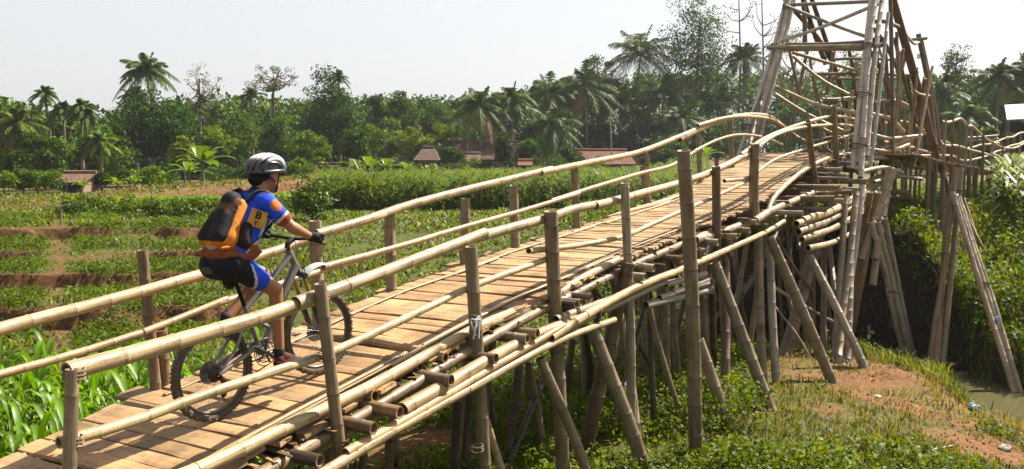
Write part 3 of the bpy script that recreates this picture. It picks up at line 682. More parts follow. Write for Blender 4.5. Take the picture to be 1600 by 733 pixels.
for px, top, lab in ((1148, -20, 'thin bare tree with forked twigs against the white sky'), (1184, -12, 'second thin bare tree, right of the forked one, close to the tower')):
    b = base_at(px, 114); t = thing('bare_tree', lab, 'tree', b); tb = MB(); tp = pd(px + 6, top, 114); P = catmull([b, (b + tp) / 2 + [.4, 0, 0], tp], 8)
    sweep(tb, P, np.linspace(.22, .05, len(P)), (.22, .18, .14), 7); bm = MB(); lf = MB()
    for i in range(13):
        s = P[R.randint(7, len(P) - 2)]; a = R.choice([-1, 1]); e = s + np.array([a * R.uniform(.8, 2.6), R.uniform(-1, 1), R.uniform(.8, 2.6)]); m = (s + e) / 2 + [a * .25, 0, -.2]
        sweep(tb, catmull([s, m, e], 4), np.linspace(.07, .018, 9), (.20, .165, .13), 5); q = e + rng.normal(size=(12, 3)) * .45; leaves(lf, q, .26, green(12, OL), .3, .6)
    tb.build('trunk', M['bark'], t); lf.build('crown', M['leaf'], t, smooth=False)
tree(1232, 112, 24, 92, 190, 'airy olive tree seen through the left legs of the tower', OL, .28, 46, 40, .3, 14, .14)
tree(1330, 108, 62, 96, 210, 'leafy tree seen through the middle of the tower', MD, .34, 56, 60, .5)
palm(1300, 100, 168, 'palm seen low between the tower legs', 54, 0, 20, (.055, .075, .024))
tree(1250, 100, 150, 110, 258, 'dark leafy tree at the foot of the tower seen between its legs', DK, .34, 56, 75)
tree(1396, 98, 110, 70, 240, 'mid green tree just behind the right legs of the tower', MD, .34, 48, 75)
tree(1484, 92, 64, 62, 150, 'thin crowned tree on the skyline right of the tower', OL, .26, 40, 34, .3, 16, .14)
palm(1466, 84, 150, 'feathery palm leaning out beside the dark tower post', 60, 0, 22, (.06, .08, .028))
palm(1506, 80, 188, 'low palm with sunlit bowed fronds above the far walkway', 60, 0, 20, (.06, .085, .028))
tree(1500, 92, 120, 90, 250, 'dense dark tree behind the low sunlit palm', DK, .34, 56, 80)
palm(1552, 84, 124, 'palm with spiky fronds left of the white roofed shed', 50, 0, 22, (.055, .075, .026))
palm(1592, 84, 118, 'palm at the right edge above the white roofed shed', 48, 0, 22, (.055, .075, .026))
tree(1556, 92, 104, 80, 250, 'tall dark tree at the right behind the spiky palm', DK, .34, 60, 80)
tree(1610, 90, 92, 70, 240, 'dark tree cut off by the right edge above the shed', DK, .34, 56, 80)
tree(1440, 90, 176, 90, 250, 'dark low tree behind the far walkway railing', DK, .34, 50, 80)
tree(1541, 58, 192, 26, 232, 'small bright green sapling left of the white roofed shed', LT, .3, 14, 34, .4, 5, .2, 'sapling', 'sapling')
tree(1572, 54, 206, 22, 236, 'little light green shrub at the foot of the shed post', LT, .28, 12, 30, .4, 4, .2, 'shrub', 'shrub')
for px, D, top, n, wd, lab in ((318, 66, 204, 12, 40, 'large banana plant with torn leaves left of the cyclist'), (296, 68, 236, 9, 30, 'smaller banana plant at the left foot of the large one'), (184, 58, 266, 7, 20, 'low pale banana plant on the levee near the small brown roof'), (211, 60, 262, 7, 20, 'second low banana plant on the levee, right of the pale one'),
        (128, 58, 272, 6, 16, 'tiny banana plant in front of the small brown roof'), (555, 80, 232, 8, 26, 'banana plant behind the white A shaped prop'), (578, 82, 228, 9, 30, 'banana plant right of the white A shaped prop'), (606, 83, 232, 8, 26, 'banana plant left of the gabled house'), (636, 84, 240, 8, 22, 'bright banana plant touching the gabled house'), (672, 82, 246, 7, 20, 'bright banana plant in front of the long low roof'), (1104, 92, 214, 7, 30, 'upright banana plant behind the handrail near the tower')):
    banana(px, D, top, lab, n, (.11, .175, .03), wd)
for px, D, top, wd, c, lab in ((735, 88, 240, 46, MD, 'dark green bush growing in front of the larger roof'), (470, 74, 246, 60, LT, 'light green bush on the levee right of the cyclist'), (395, 74, 250, 60, MD, 'bush on the levee directly behind the cyclist helmet'), (235, 66, 258, 60, LT, 'pale bush on the levee between two banana plants'), (60, 62, 262, 90, MD, 'wide bush at the far left end of the levee'), (1060, 104, 236, 60, DK, 'dark bush behind the handrail near the grey roof'), (640, 88, 252, 40, MD, 'low bush at the corner of the gabled house')):
    tree(px, D, top, wd, YH + 2.6 / D * F, lab, c, .26, 26, 60, .3, 4, .22, 'bush', 'bush')
for px, D, top, wd, c, lab in ((704, 92, 226, 44, DK, 'rounded dark tree overlapping the left end of the larger roof'), (826, 92, 216, 44, MD, 'leafy tree covering the right end of the larger roof'), (892, 94, 226, 40, DK, 'dark bushy tree covering the left corner of the red tiled roof'), (1046, 96, 214, 80, DK, 'broad dark tree hiding most of the grey brown roof'), (560, 90, 196, 60, DK, 'dark tree left of the banana plants and the white A shaped prop')):
    tree(px, D, top, wd, 264, lab, c, .34, 40, 80, .5)
for i in range(26):
    px = (8, 36, 66, 96, 160, 200, 262, 340, 380, 424, 462, 508, 536, 596, 626, 664, 700, 722, 764, 806, 842, 868, 902, 940, 982, 1020)[i]; D = Dt(px) * R.uniform(.78, .84) if px > 500 else Dt(px) * R.uniform(.82, .88)
    tree(px, D, float(np.interp(px, [0, 400, 800, 1100], [262, 256, 247, 240])) + R.uniform(-5, 5), R.uniform(34, 58), YH + 2.7 / D * F, 'low green bush in the row along the foot of the village trees', R.choice((MD, LT, DK, MD)), .24, 16, 46, .3, 3, .24, 'bush', 'bush', 'bushes along the foot of the village trees')
# low green rows above the terraces
for i in range(17):
    px = 112 + i * 23 + R.uniform(-6, 6); D = 33.5 + (i % 2) * 1.6 + R.uniform(-.5, .5) + (2.0 if i > 9 else 0); b = base_at(px, D); t = thing('leafy_bush', 'low rounded leafy bush in the green row above the soil terraces', 'bush', b, 'leafy bushes in the row above the terraces')
    mb = MB(); list(crown_mb(mb, b + [0, 0, .3], R.uniform(.9, 1.3), .85, 16, 46, .13, (.065, .125, .02), .3, 0, .28)); mb.build('foliage', M['crop'], t, smooth=False)
    tb = MB()
    for j in range(4): sweep(tb, [b - [0, 0, .1], b + [R.uniform(-.3, .3), R.uniform(-.3, .3), .45]], [.02, .008], (.10, .08, .04), 5)
    tb.build('stem', M['bark'], t)
b = hit(488, 345); t = thing('shrub', 'tall leafy shrub at the left corner of the maize block, behind the cyclist', 'shrub', b)
mb = MB(); list(crown_mb(mb, b + [0, 0, .75], 1.5, 1.8, 26, 60, .15, (.05, .095, .02), .3, 0, .22)); mb.build('foliage', M['crop'], t, smooth=False)
tb = MB(); sweep(tb, [b - [0, 0, .1], b + [.05, 0, .9]], [.04, .02], (.10, .08, .04), 6); tb.build('stem', M['bark'], t)

# ------------------------------------------------------------------ houses
def house(px0, px1, D, ridge, eave, label, col, hip=.0, ground_py=None, depth=6.0, wall=(.35, .30, .24), yaw=0.0, name='house'):
    """Ridge parallel to the picture unless yawed; tiles run down to the eaves."""
    x0, x1 = (px0 - 800) / F * D, (px1 - 800) / F * D; cx = (x0 + x1) / 2; L = (x1 - x0) / 2; zr, ze = z_at(ridge, D), z_at(eave, D)
    zg = gz(cx, D); t = thing(name, label, 'house', (cx, D, zg)); q = depth / 2; cy, sy = math.cos(yaw), math.sin(yaw)
    W = lambda a, b, z: (cx + a * cy - b * sy, D + a * sy + b * cy, z)
    r = MB(); hl = L * (1 - hip)
    for s in (-1, 1):
        V = [W(-L, s * q, ze), W(L, s * q, ze), W(hl, 0, zr), W(-hl, 0, zr)]; sl = math.hypot(q, zr - ze)
        r.add(V, [(0, 1, 2, 3) if s < 0 else (3, 2, 1, 0)], vary(col, .08), [(-L, 0, 0), (L, 0, 0), (hl, sl, 0), (-hl, sl, 0)])
        V2 = [np.array(v) - [0, 0, .12] for v in V]; r.add(V2, [(3, 2, 1, 0) if s < 0 else (0, 1, 2, 3)], (.12, .08, .05), [(0, 0, 0)] * 4)
        r.add([V[0], V[1], V2[1], V2[0]], [(3, 2, 1, 0)], (.2, .12, .08), [(0, 0, 0)] * 4)
    if hip > 0:
        for s in (-1, 1): r.add([W(s * L, -q, ze), W(s * L, q, ze), W(s * hl, 0, zr)], [(0, 1, 2) if s > 0 else (2, 1, 0)], vary(col, .08), [(-q, 0, 0), (q, 0, 0), (0, L * hip + 1, 0)])
    ro = r.build('roof', M['tiles'], t, smooth=False)
    rc = MB(); sweep(rc, [W(-hl, 0, zr + .05), W(hl, 0, zr + .05)], .13, np.array(col) * .9, 8); rc.build('ridge_tiles', M['bark'], ro)
    w = MB(); a = L - .35; b = q - .45
    V = [W(-a, -b, zg - .3), W(a, -b, zg - .3), W(a, b, zg - .3), W(-a, b, zg - .3), W(-a, -b, ze + .02), W(a, -b, ze + .02), W(a, b, ze + .02), W(-a, b, ze + .02)]
    w.add(V, [(0, 1, 5, 4), (1, 2, 6, 5), (2, 3, 7, 6), (3, 0, 4, 7)], wall)
    if hip == 0:
        for s in (-1, 1): w.add([W(s * a, -b, ze + .02), W(s * a, b, ze + .02), W(s * a, 0, zr - .3)], [(0, 1, 2) if s > 0 else (2, 1, 0)], wall)
    w.build('wall', M['plaster'], t, smooth=False)
    for k, (fx, ww, h0, h1, nm) in enumerate(((-.55, .5, .35, .85, 'window'), (.0, .42, .02, .86, 'door'), (.5, .5, .35, .85, 'window'))):
        hh = ze - zg; d = MB(); box(d, W(fx * a, -b - .04, zg + hh * (h0 + h1) / 2), np.array([cy, sy, 0]) * min(ww, a * .3), np.array([-sy, cy, 0]) * .05, (0, 0, hh * (h1 - h0) / 2), (.05, .035, .025)); d.build(nm, M['plaster'], t, smooth=False)
    return t
BRN, RED, PNK = (.25, .14, .10), (.30, .13, .085), (.29, .17, .125)
house(692, 834, 98, 222, 249, 'house with the larger pinkish brown tiled roof behind two palms', PNK, .0, depth=7)
house(688, 752, 93, 240, 257, 'low annex with a long dull tiled roof in front of the larger roof', PNK, .0, depth=4.5)
house(650, 690, 91, 231, 250, 'small dark gabled house left of the long low roof', (.16, .11, .085), .55, depth=5)
house(878, 988, 97, 235, 256, 'house with a red tiled hip roof beside the dark palms', RED, .16, depth=6)
house(1018, 1072, 99, 232, 252, 'small house with a weathered grey brown roof behind the handrail', (.17, .135, .11), .3, depth=5)
house(809, 832, 88, 251, 258, 'tiny lean-to with a red roof at the foot of the narrow dark tree', RED, 0, depth=2)
house(102, 152, 66, 270, 284, 'small hut with a brown roof on the levee at the left', (.26, .16, .11), .0, depth=3.5, wall=(.28, .2, .14))
house(432, 560, 82, 257, 268, 'long low building with a dark brownish red roof right of the cyclist', (.15, .075, .06), 0, depth=4, wall=(.16, .10, .08))
t = thing('open_shed', 'open shed with a pale grey sheet roof at the right edge', 'shed', (29.0, 52, gz(29, 52)))
D = 52; x0, x1 = (1565 - 800) / F * D, (1670 - 800) / F * D; ry = MB(); zt, zb = z_at(162, D), z_at(187, D); a, b = np.array([x0, D, zb]), np.array([x1, D, zb + .2])
for q, e in ((0, 1), (.06, -1)):
    V = [a - [0, .2, q], b - [0, .2, q], b + [1.6, 2.6, .95 - q], a + [1.3, 2.6, .95 - q]]; ry.add(V, [(0, 1, 2, 3)[::e]], (.32, .33, .34))
ry.add([a - [0, .2, 0], b - [0, .2, 0], b - [0, .2, .06], a - [0, .2, .06]], [(3, 2, 1, 0)], (.5, .5, .5))
ry.build('roof', M['sheet'], t, smooth=False)
for x, y, dz in ((x0 + .2, D, 0), (x1 - .3, D, .1), (x0 + 1.3, D + 2.3, .8), (x1 - .3, D + 2.3, .9)):
    q = MB(); sweep(q, [(x, y, gz(x, y) - .3), (x, y, zb + dz - .03)], .07, (.2, .15, .1), 8); q.build('post', M['bark'], t)
q = MB(); box(q, ((x0 + x1) / 2 + .8, D + 2.5, zb - 1.0), ((x1 - x0) / 2 - .3, 0, 0), (0, .06, 0), (0, 0, .9), (.06, .045, .035)); q.build('back_wall', M['plaster'], t, smooth=False)

# things standing in the fields
def stake(px, py, h, label, bar=False, r=.03, lean=0):
    b = hit(px, py); t = thing('field_stake', label, 'stake', b); q = MB(); pole(q, [b - [0, 0, .2], b + [lean, 0, h]], r, r * .8, ASH, sides=8); q.build('stick', M['bamboo'], t)
    if bar: q = MB(); pole(q, [b + [-.22, 0, h - .02], b + [.22, .05, h + .05]], r * .8, r * .7, ASH, sides=8); q.build('crosspiece', M['bamboo'], t)
stake(98, 352, .62, 'short wooden stake with a crosspiece beside the field path', True)
stake(135, 338, .75, 'thin pale wooden stake at the end of the green rows')
for i, (px, py) in enumerate(((541, 273), (550, 256), (562, 272))):
    pass
b = hit(552, 274, 30); t = thing('a_frame_prop', 'white A shaped prop of two sticks standing on the levee', 'prop', b)
for s in (-1, 1): q = MB(); sweep(q, [b + [s * .62, 0, -.1], b + [s * .03, 0, 1.05]], .05, (.75, .73, .70), 8); q.build('stick', M['bark'], t)
b = hit(372, 281, 30); q = MB(); pole(q, [b + [-.8, 0, .25], b + [.9, .1, .45]], .08, .07, (.7, .62, .48), sides=8); tag(q.build('lying_pole', M['bamboo']), 'pale pole lying on the levee left of the cyclist helmet', 'pole')
for px, top, bot, lab in ((956, 170, 246, 'thin pale pole standing in front of the palms by the red roof'), (733, 222, 262, 'thin pole beside the larger roof gable')):
    q = MB(); a, b = pd(px - 3, top, 95), pd(px, bot + 8, 95); sweep(q, [b, a], .07, (.34, .30, .24), 8); tag(q.build('thin_pole', M['bark']), lab, 'pole')

# ------------------------------------------------------------------ the bamboo bridge
B0 = bp(3, -5.03, -3.4)
bridge = thing('bamboo_bridge', 'long bamboo footbridge with handrails, stilts and a tall lashed tower', 'bridge', B0)
def part(name, mb, mat='bamboo', parent=None, smooth=True): return mb.build(name, M[mat], parent or bridge, smooth)
def bam(name, pts, r0, r1=None, col=TAN, parent=None, **kw):
    q = MB(); pole(q, pts, r0, r1, col, **kw); return part(name, q, 'bamboo', parent)
tower = node('tower', bridge)
# deck: planks near the camera, bamboo slats farther on
dk = MB(); s = -2.6
while s < 23.6:
    w = R.uniform(.11, .25) if s < 8.2 else (R.uniform(.09, .2) if s < 11 else R.uniform(.07, .12)); roundish = s < 9 and R.random() < .16
    if roundish: w = .09
    a = R.uniform(-.03, .03); lo = N1 - .04 - R.uniform(0, .10) - (.13 if R.random() < .15 else 0); hi = N0 + R.uniform(-.02, .10); mid = s + w / 2
    wid = 1 + .25 * sst(17, 22, s); lo, hi = -5.03 + (lo + 5.03) * wid, -5.03 + (hi + 5.03) * (1 + .1 * sst(17, 22, s))
    z = float(deck_z(mid)); tl = R.uniform(-.006, .006); dzs = float(deck_z(mid + .1) - deck_z(mid - .1)) / .2; hw = w / 2 - R.uniform(.004, .012); th = .016
    base = vary((.50, .31, .15) if s < 9 else (.50, .335, .17), .13)
    if R.random() < .12: base = base * .72
    if roundish:
        pole(dk, [bp(mid, lo, z - .016), bp(mid + a, hi, z - .016 + tl)], .043, .047, (.42, .28, .15), sides=9)
    else:
        m = 12; nn = np.linspace(lo, hi, m); V = []; wob = np.cumsum(rng.normal(size=m)) * .0025; wob2 = np.cumsum(rng.normal(size=m)) * .003; crown = R.uniform(.001, .008)
        for k in range(m):
            c = mid + a * (nn[k] + 5.03) ; zz = z + tl * (nn[k] + 5.03) + wob[k] * .8
            for (q, h) in ((-1, -th), (-1, th * .7), (-.5, th * .7 + crown), (.5, th * .7 + crown), (1, th * .7), (1, -th)):
                V.append(bp(c + q * hw + (wob[k] if q < 0 else wob2[k]), nn[k] + (R.uniform(-.012, .012) if k in (0, m - 1) else 0), zz + h + q * hw * dzs))
        Fs = []
        for k in range(m - 1):
            for j in range(6): Fs.append((k * 6 + j, k * 6 + (j + 1) % 6, k * 6 + 6 + (j + 1) % 6, k * 6 + 6 + j))
        Fs += [(5, 4, 3, 2, 1, 0), tuple((m - 1) * 6 + j for j in range(6))]; o = R.uniform(0, 40)
        tc = np.array([(nn[k] + o, (q * hw) + o * 3, o) for k in range(m) for q in (-1, -1, -.5, .5, 1, 1)])
        dk.add(V, [f[::-1] for f in Fs], base, tc)
    s += w
part('deck', dk, 'wood', smooth=False)
# frayed slat ends and split bark that stick out under the kerb pole on the sunny side
fr = MB()
for i in range(330):
    s = R.uniform(1.0, 13.5); z = float(deck_z(s)) - R.uniform(.03, .11); a = N0 + R.uniform(-.1, .03); L = R.uniform(.06, .30); d = bp(R.uniform(-.05, .05), L, R.uniform(-.03, .02)); p = bp(s, a, z)
    box(fr, p, d / 2, BU * R.uniform(.008, .022), np.array([0, 0, R.uniform(.003, .007)]), vary((.36, .24, .13) if R.random() < .7 else (.15, .09, .05), .25), .004)
o = part('split_slat_ends', fr, 'wood', smooth=False); o['kind'] = 'stuff'
un = MB(); 
for (a, b) in ((1.0, 4.6), (4.5, 8.4), (8.3, 13.0)):
    pole(un, [bp(q, N0 + .07, float(deck_z(q)) - .10) for q in np.linspace(a, b, 6)], .042, .05, (.30, .20, .11))
part('bark_pole', un)
# lower layers under the deck
for n, a, b, r in ((-5.75, -2.6, 8, .06), (-5.7, 7.9, 16, .06), (-5.4, -2.6, 7, .06), (-5.0, -2.6, 8, .06), (-5.2, 7, 16, .06), (-4.6, 1, 9, .055), (-4.7, 9, 19, .055), (-5.6, 15.8, 23.2, .06), (-5.0, 15.5, 23.2, .06)):
    bam('stringer', [bp(q, n, float(deck_z(q)) - .13) for q in np.linspace(a, b, 7)], r, col=TAN)
# kerb pole and laths on the deck
def along(name, px, n, r0, r1=None, col=PALE, **kw): return bam(name, [pp(x, y, n) for x, y in px], r0, r1, col, **kw)
along('kerb_pole', [(250, 757), (330, 724), (517, 634), (600, 592), (736, 516), (800, 488)], -4.24, .046, .04, PALE)
along('kerb_pole', [(738, 514), (858, 468), (906, 437), (966, 406)], -4.24, .045, .042, PALE)
def lath(px, dn, col=(.58, .40, .19), w=.020):
    q = MB(); P = catmull([pp(x, y, n) + [0, 0, .012] for x, y, n in px], 8); al = np.concatenate([[0], np.cumsum(np.linalg.norm(np.diff(P, axis=0), axis=1))])
    sweep(q, P, w, vary(col), 6, None, al, True, R.uniform(0, 30), .35); return part('deck_lath', q, 'bamboo')
def lath_s(a, b, n0, n1, h=.03, **kw):
    q = MB(); P = [bp(t, n0 + (n1 - n0) * (t - a) / (b - a), float(deck_z(t)) + h) for t in np.linspace(a, b, 12)]; sweep(q, P, kw.get('w', .022), vary(kw.get('col', (.58, .40, .19))), 6, None, None, True, R.uniform(0, 30), .4); return part('deck_lath', q, 'bamboo')
lath_s(1.6, 6.2, -4.42, -4.40); lath_s(2.4, 6.0, -4.47, -4.46); lath_s(5.7, 9.4, -4.38, -4.40); lath_s(6.2, 9.9, -4.43, -4.36); lath_s(9.0, 13.4, -4.42, -4.40); lath_s(13.0, 17.2, -4.38, -4.42); lath_s(16.8, 21.5, -4.42, -4.30, col=PALE)
lath_s(4.6, 9.4, -5.66, -5.62); lath_s(5.4, 9.0, -5.60, -5.66); lath_s(8.6, 12.2, -5.66, -5.66); lath_s(11.6, 15.8, -5.72, -5.62); lath_s(12.5, 16.2, -5.62, -5.72)
for q in range(5):                                       # slivers lying loose along the far edge
    lath_s(13.2 + q * .35, 15.2 + q * .3, -5.95 + .03 * q, -5.72 + .03 * q, .03 + .01 * q, col=PALE)
along('edge_pole', [(0, 733), (60, 705), (110, 682), (190, 650)], -5.80, .035, .03, (.45, .38, .28))
# handrails
along('handrail', [(104, 581), (250, 541), (400, 498), (508, 461)], -4.22, .050, .046, PALE)
along('handrail', [(462, 474), (560, 440), (660, 402), (757, 364)], -4.20, .047, .046, PALE)
along('handrail', [(745, 371), (865, 338), (900, 326), (972, 312), (1040, 292)], -4.22, .047, .044, PALE)
along('handrail', [(930, 322), (1000, 303), (1062, 286), (1116, 267), (1170, 240), (1184, 232)], -4.20, .048, .05, PALE)
along('handrail', [(1158, 242), (1200, 214), (1255, 193), (1300, 182), (1336, 186)], -4.2, .036, .034, PALE)
along('handrail', [(1176, 236), (1215, 210), (1262, 198), (1310, 195), (1336, 197)], -4.14, .03, .03, PALE)
along('lower_rail', [(92, 692), (200, 661), (300, 624), (420, 583), (520, 549), (642, 494)], -4.20, .032, .03, (.60, .45, .22))
along('lower_rail', [(600, 513), (680, 475), (740, 447), (862, 402)], -4.20, .03, .03, (.60, .45, .22))
along('lower_rail', [(826, 392), (900, 384), (972, 370), (1020, 350), (1062, 331), (1116, 308), (1172, 281)], -4.20, .030, .028, PALE)
along('lower_rail', [(1132, 283), (1172, 276), (1210, 250), (1260, 232), (1300, 220), (1340, 207)], -4.2, .028, .024, PALE)
along('lower_rail', [(1199, 334), (1213, 304), (1258, 265), (1300, 245), (1334, 240)], -4.18, .045, .04, PALE, hollow=(True, False))
along('handrail', [(-40, 525), (60, 498), (150, 475), (235, 452), (330, 424)], -5.76, .046, .043, PALE)
along('handrail', [(300, 433), (380, 408), (445, 387), (508, 363)], -5.78, .042, .042, PALE)
along('handrail', [(494, 366), (570, 344), (640, 320), (730, 296), (800, 279), (862, 264)], -5.76, .044, .042, (.62, .46, .24))
along('handrail', [(845, 270), (920, 254), (997, 238), (1060, 214), (1100, 197)], -5.74, .044, .042, (.62, .46, .24))
along('handrail', [(1062, 218), (1095, 201), (1130, 187), (1165, 180), (1200, 182), (1222, 196)], -5.74, .05, .05, PALE)
along('handrail', [(1090, 196), (1130, 185), (1165, 182), (1208, 188), (1240, 210), (1266, 228)], -5.70, .035, .04, PALE)
along('lower_rail', [(-40, 596), (60, 569), (150, 543), (240, 513), (355, 467)], -5.74, .030, .026, PALE)
along('lower_rail', [(320, 481), (400, 455), (490, 427), (576, 401)], -5.74, .026, .026, PALE)
along('lower_rail', [(505, 417), (620, 386), (727, 354), (820, 328), (905, 302)], -5.72, .030, .028, (.60, .45, .23))
along('lower_rail', [(862, 314), (930, 292), (1000, 271), (1050, 258), (1095, 231)], -5.74, .032, .03, PALE)
along('lower_rail', [(1085, 236), (1120, 219), (1150, 211), (1180, 212), (1204, 218), (1222, 226)], -5.74, .028, .026, PALE)
# posts
def ground_at(P, d):
    d = d / np.linalg.norm(d)
    for t in np.arange(0, 9, .05):
        Q = P + d * t
        if Q[2] < gz(Q[0], Q[1]) - .25: return Q
    return Q
def post(px0, py0, px1, py1, n, w, col=GREY, down=True, name='post', n1=None):
    a, b = pp(px0, py0, n), pp(px1, py1, n if n1 is None else n1); r = w / 2 / F * a[1]
    if down: b = ground_at(b, b - a)
    return bam(name, [b, a], r * 1.06, r * .96, col, hollow=(False, True))
post(113, 577, 116, 760, -4.16, 23, GREY)
post(500, 443, 534, 733, -4.13, 21, GREY)
post(735, 385, 757, 733, -4.13, 22, GREY)
post(860, 330, 880, 733, -4.13, 23, GREY)
post(976, 286, 985, 690, -4.10, 15, ASH)
post(1068, 235, 1087, 745, -3.2, 23, GREY)
post(1119, 260, 1120, 374, -4.10, 14, BROWN, False)
post(1180, 225, 1180, 352, -4.10, 15, GREY, False)
post(1262, 190, 1276, 296, -4.12, 10, BROWN, False)
post(1302, 165, 1307, 286, -4.12, 9, GREY, False)
post(1291, 274, 1288, 318, -4.05, 11, BROWN, False)
for a in ((222, 391, 240, 640, 18), (250, 515, 263, 640, 23), (492, 345, 500, 500, 21), (608, 325, 610, 470, 18), (727, 310, 727, 430, 16), (802, 290, 805, 400, 15), (897, 258, 904, 385, 13), (1005, 262, 1015, 345, 12), (1091, 205, 1093, 260, 9), (1140, 186, 1143, 250, 8)):
    post(*a[:4], -5.86, a[4], (.33, .21, .12) if a[0] < 300 else TAN)
post(1009, 233, 1016, 330, -5.88, 6, TAN, False)
# stilts and braces: top on the bridge, foot on the ground under the picture point
def strut(px0, py0, px1, py1, n, w, col=GREY, name='brace', foot=None, hollow=(False, True)):
    a = pp(px0, py0, n); r = w / 2 / F * a[1]
    if py1 < 733 and foot is None: b = hit(px1, py1); b = b + (b - a) / np.linalg.norm(b - a) * .3
    else: b = pp(px1, py1, foot if foot is not None else n); b = ground_at(b, b - a)
    return bam(name, [b, a], r * 1.05, r * .95, col, hollow=hollow, bend=.022)
strut(844, 560, 909, 733, -4.05, 17, GREY, foot=-3.75); strut(925, 513, 1004, 733, -4.05, 22, GREY, foot=-3.6); strut(982, 410, 909, 733, -4.06, 23, BROWN, foot=-4.6)
strut(1091, 530, 1160, 733, -3.9, 19, GREY, foot=-3.3); strut(1116, 410, 1204, 640, -4.05, 18, GREY); strut(1202, 370, 1300, 598, -4.0, 17, TAN); strut(1265, 400, 1350, 574, -3.9, 13, ASH)
strut(1302, 305, 1225, 558, -3.95, 18, BROWN)
strut(759, 655, 782, 733, -4.2, 13, TAN, foot=-4.1)
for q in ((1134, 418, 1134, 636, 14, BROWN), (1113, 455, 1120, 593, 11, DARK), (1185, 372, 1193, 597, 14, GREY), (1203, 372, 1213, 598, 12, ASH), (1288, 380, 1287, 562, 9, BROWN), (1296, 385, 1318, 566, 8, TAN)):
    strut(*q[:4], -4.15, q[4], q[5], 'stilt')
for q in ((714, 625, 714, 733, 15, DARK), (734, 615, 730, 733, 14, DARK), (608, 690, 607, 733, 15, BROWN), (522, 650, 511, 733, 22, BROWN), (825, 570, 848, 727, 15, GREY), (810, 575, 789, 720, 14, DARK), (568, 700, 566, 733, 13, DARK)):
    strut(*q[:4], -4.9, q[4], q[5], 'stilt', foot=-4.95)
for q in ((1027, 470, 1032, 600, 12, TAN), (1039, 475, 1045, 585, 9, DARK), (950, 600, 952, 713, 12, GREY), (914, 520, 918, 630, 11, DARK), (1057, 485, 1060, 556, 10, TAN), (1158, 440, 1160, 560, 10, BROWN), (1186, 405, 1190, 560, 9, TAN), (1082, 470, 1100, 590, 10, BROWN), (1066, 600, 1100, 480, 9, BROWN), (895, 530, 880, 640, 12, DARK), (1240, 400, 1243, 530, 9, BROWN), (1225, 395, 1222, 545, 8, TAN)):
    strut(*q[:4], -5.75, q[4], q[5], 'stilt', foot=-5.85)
bam('brace', [pp(1206, 447, -4.3), pp(1306, 505, -3.9)], .035, col=ASH); bam('brace', [hit(1269, 563), pp(1210, 478, -4.6)], .02, col=ASH); bam('brace', [pp(1070, 545, -5.6), pp(1215, 395, -5.2)], .04, col=DARK); bam('brace', [pp(1150, 480, -5.8), pp(1228, 372, -5.0)], .04, col=DARK); bam('brace', [pp(1108, 455, -5.8), pp(1165, 520, -5.0)], .035, col=DARK)
# long poles and cross beams under the sunny edge
along('stringer', [(628, 641), (700, 600), (780, 553), (845, 521), (905, 498)], -4.02, .060, .052, GOLD); along('stringer', [(380, 760), (470, 712), (600, 640), (690, 585)], -4.3, .05, .05, TAN)
along('stringer', [(540, 708), (640, 651), (760, 580), (880, 509)], -3.98, .036, .033, GOLD); along('stringer', [(500, 742), (600, 682), (720, 615), (868, 535), (960, 500)], -3.97, .038, .034, (.58, .42, .22))
along('stringer', [(860, 528), (920, 490), (1000, 447), (1080, 415), (1190, 366), (1225, 346)], -3.98, .048, .042, GOLD); along('stringer', [(800, 560), (870, 522), (950, 482), (1040, 440)], -4.02, .04, .04, TAN); along('stringer', [(868, 500), (950, 470), (1010, 450)], -4.06, .045, .045, TAN)
along('stringer', [(1086, 375), (1120, 366), (1160, 351), (1195, 340)], -4.16, .06, .055, TAN); along('stringer', [(1180, 345), (1202, 331), (1240, 314), (1278, 298)], -4.0, .062, .05, PALE)
for a in (((1039, 445), (1102, 428), .045), ((1050, 457), (1106, 442), .045), ((1008, 477), (1112, 453), .05), ((1030, 466), (1118, 432), .04)): along('stringer', a[:2], -4.08, a[2], col=ASH)
def beam(px, py, w, col=BROWN, n=-3.93, far=-6.0, dz=0.0):
    a = pp(px, py, n); r = w / 2 / F * a[1]; a[2] = min(a[2], float(deck_z(a @ BU)) - .045 - r); b = a + BN * (far - n) + np.array([R.uniform(-.05, .05), R.uniform(-.05, .05), dz]); b[2] = min(b[2], float(deck_z(b @ BU)) - .045 - r); return bam('crossbeam', [b, a], r, col=col)
for q in ((584, 668, 22, BROWN), (625, 642, 21, (.42, .27, .13)), (705, 586, 20, BROWN), (775, 561, 18, BROWN), (840, 522, 17, (.42, .28, .14)), (824, 530, 17, GREY), (900, 470, 13, DARK), (942, 492, 14, BROWN), (430, 745, 22, DARK), (500, 706, 22, DARK),
          (908, 438, 12, GREY), (925, 428, 12, BROWN), (1022, 419, 13, ASH), (1008, 433, 13, ASH), (1102, 393, 11, ASH), (1122, 379, 11, ASH), (1066, 405, 11, BROWN), (1152, 369, 9, ASH), (1172, 360, 9, GREY), (1183, 347, 9, ASH), (1090, 386, 10, DARK), (1200, 354, 9, GREY), (1216, 340, 8, ASH)):
    beam(*q)
for q in ((1255, 333, 8, ASH), (1292, 328, 8, GREY), (1318, 314, 8, ASH), (1355, 283, 9, ASH), (1342, 297, 8, GREY), (1371, 268, 8, ASH), (1332, 300, 7, BROWN), (1420, 301, 8, TAN), (1425, 312, 8, BROWN)): beam(*q, n=-3.55 if q[0] < 1400 else -3.3)
for x, y in ((1244, 350), (1254, 344), (1264, 340), (1247, 362), (1259, 357), (1252, 374), (1266, 368), (1262, 388)):
    k = R.uniform(-4, 4); along('curved_pole', [(x, y), (x + 45, y - 13 + k), (x + 90, y - 40 + k), (x + 118, y - 70 + k * .5)], -3.75 - .02 * R.random(), .062, .046, PALE)
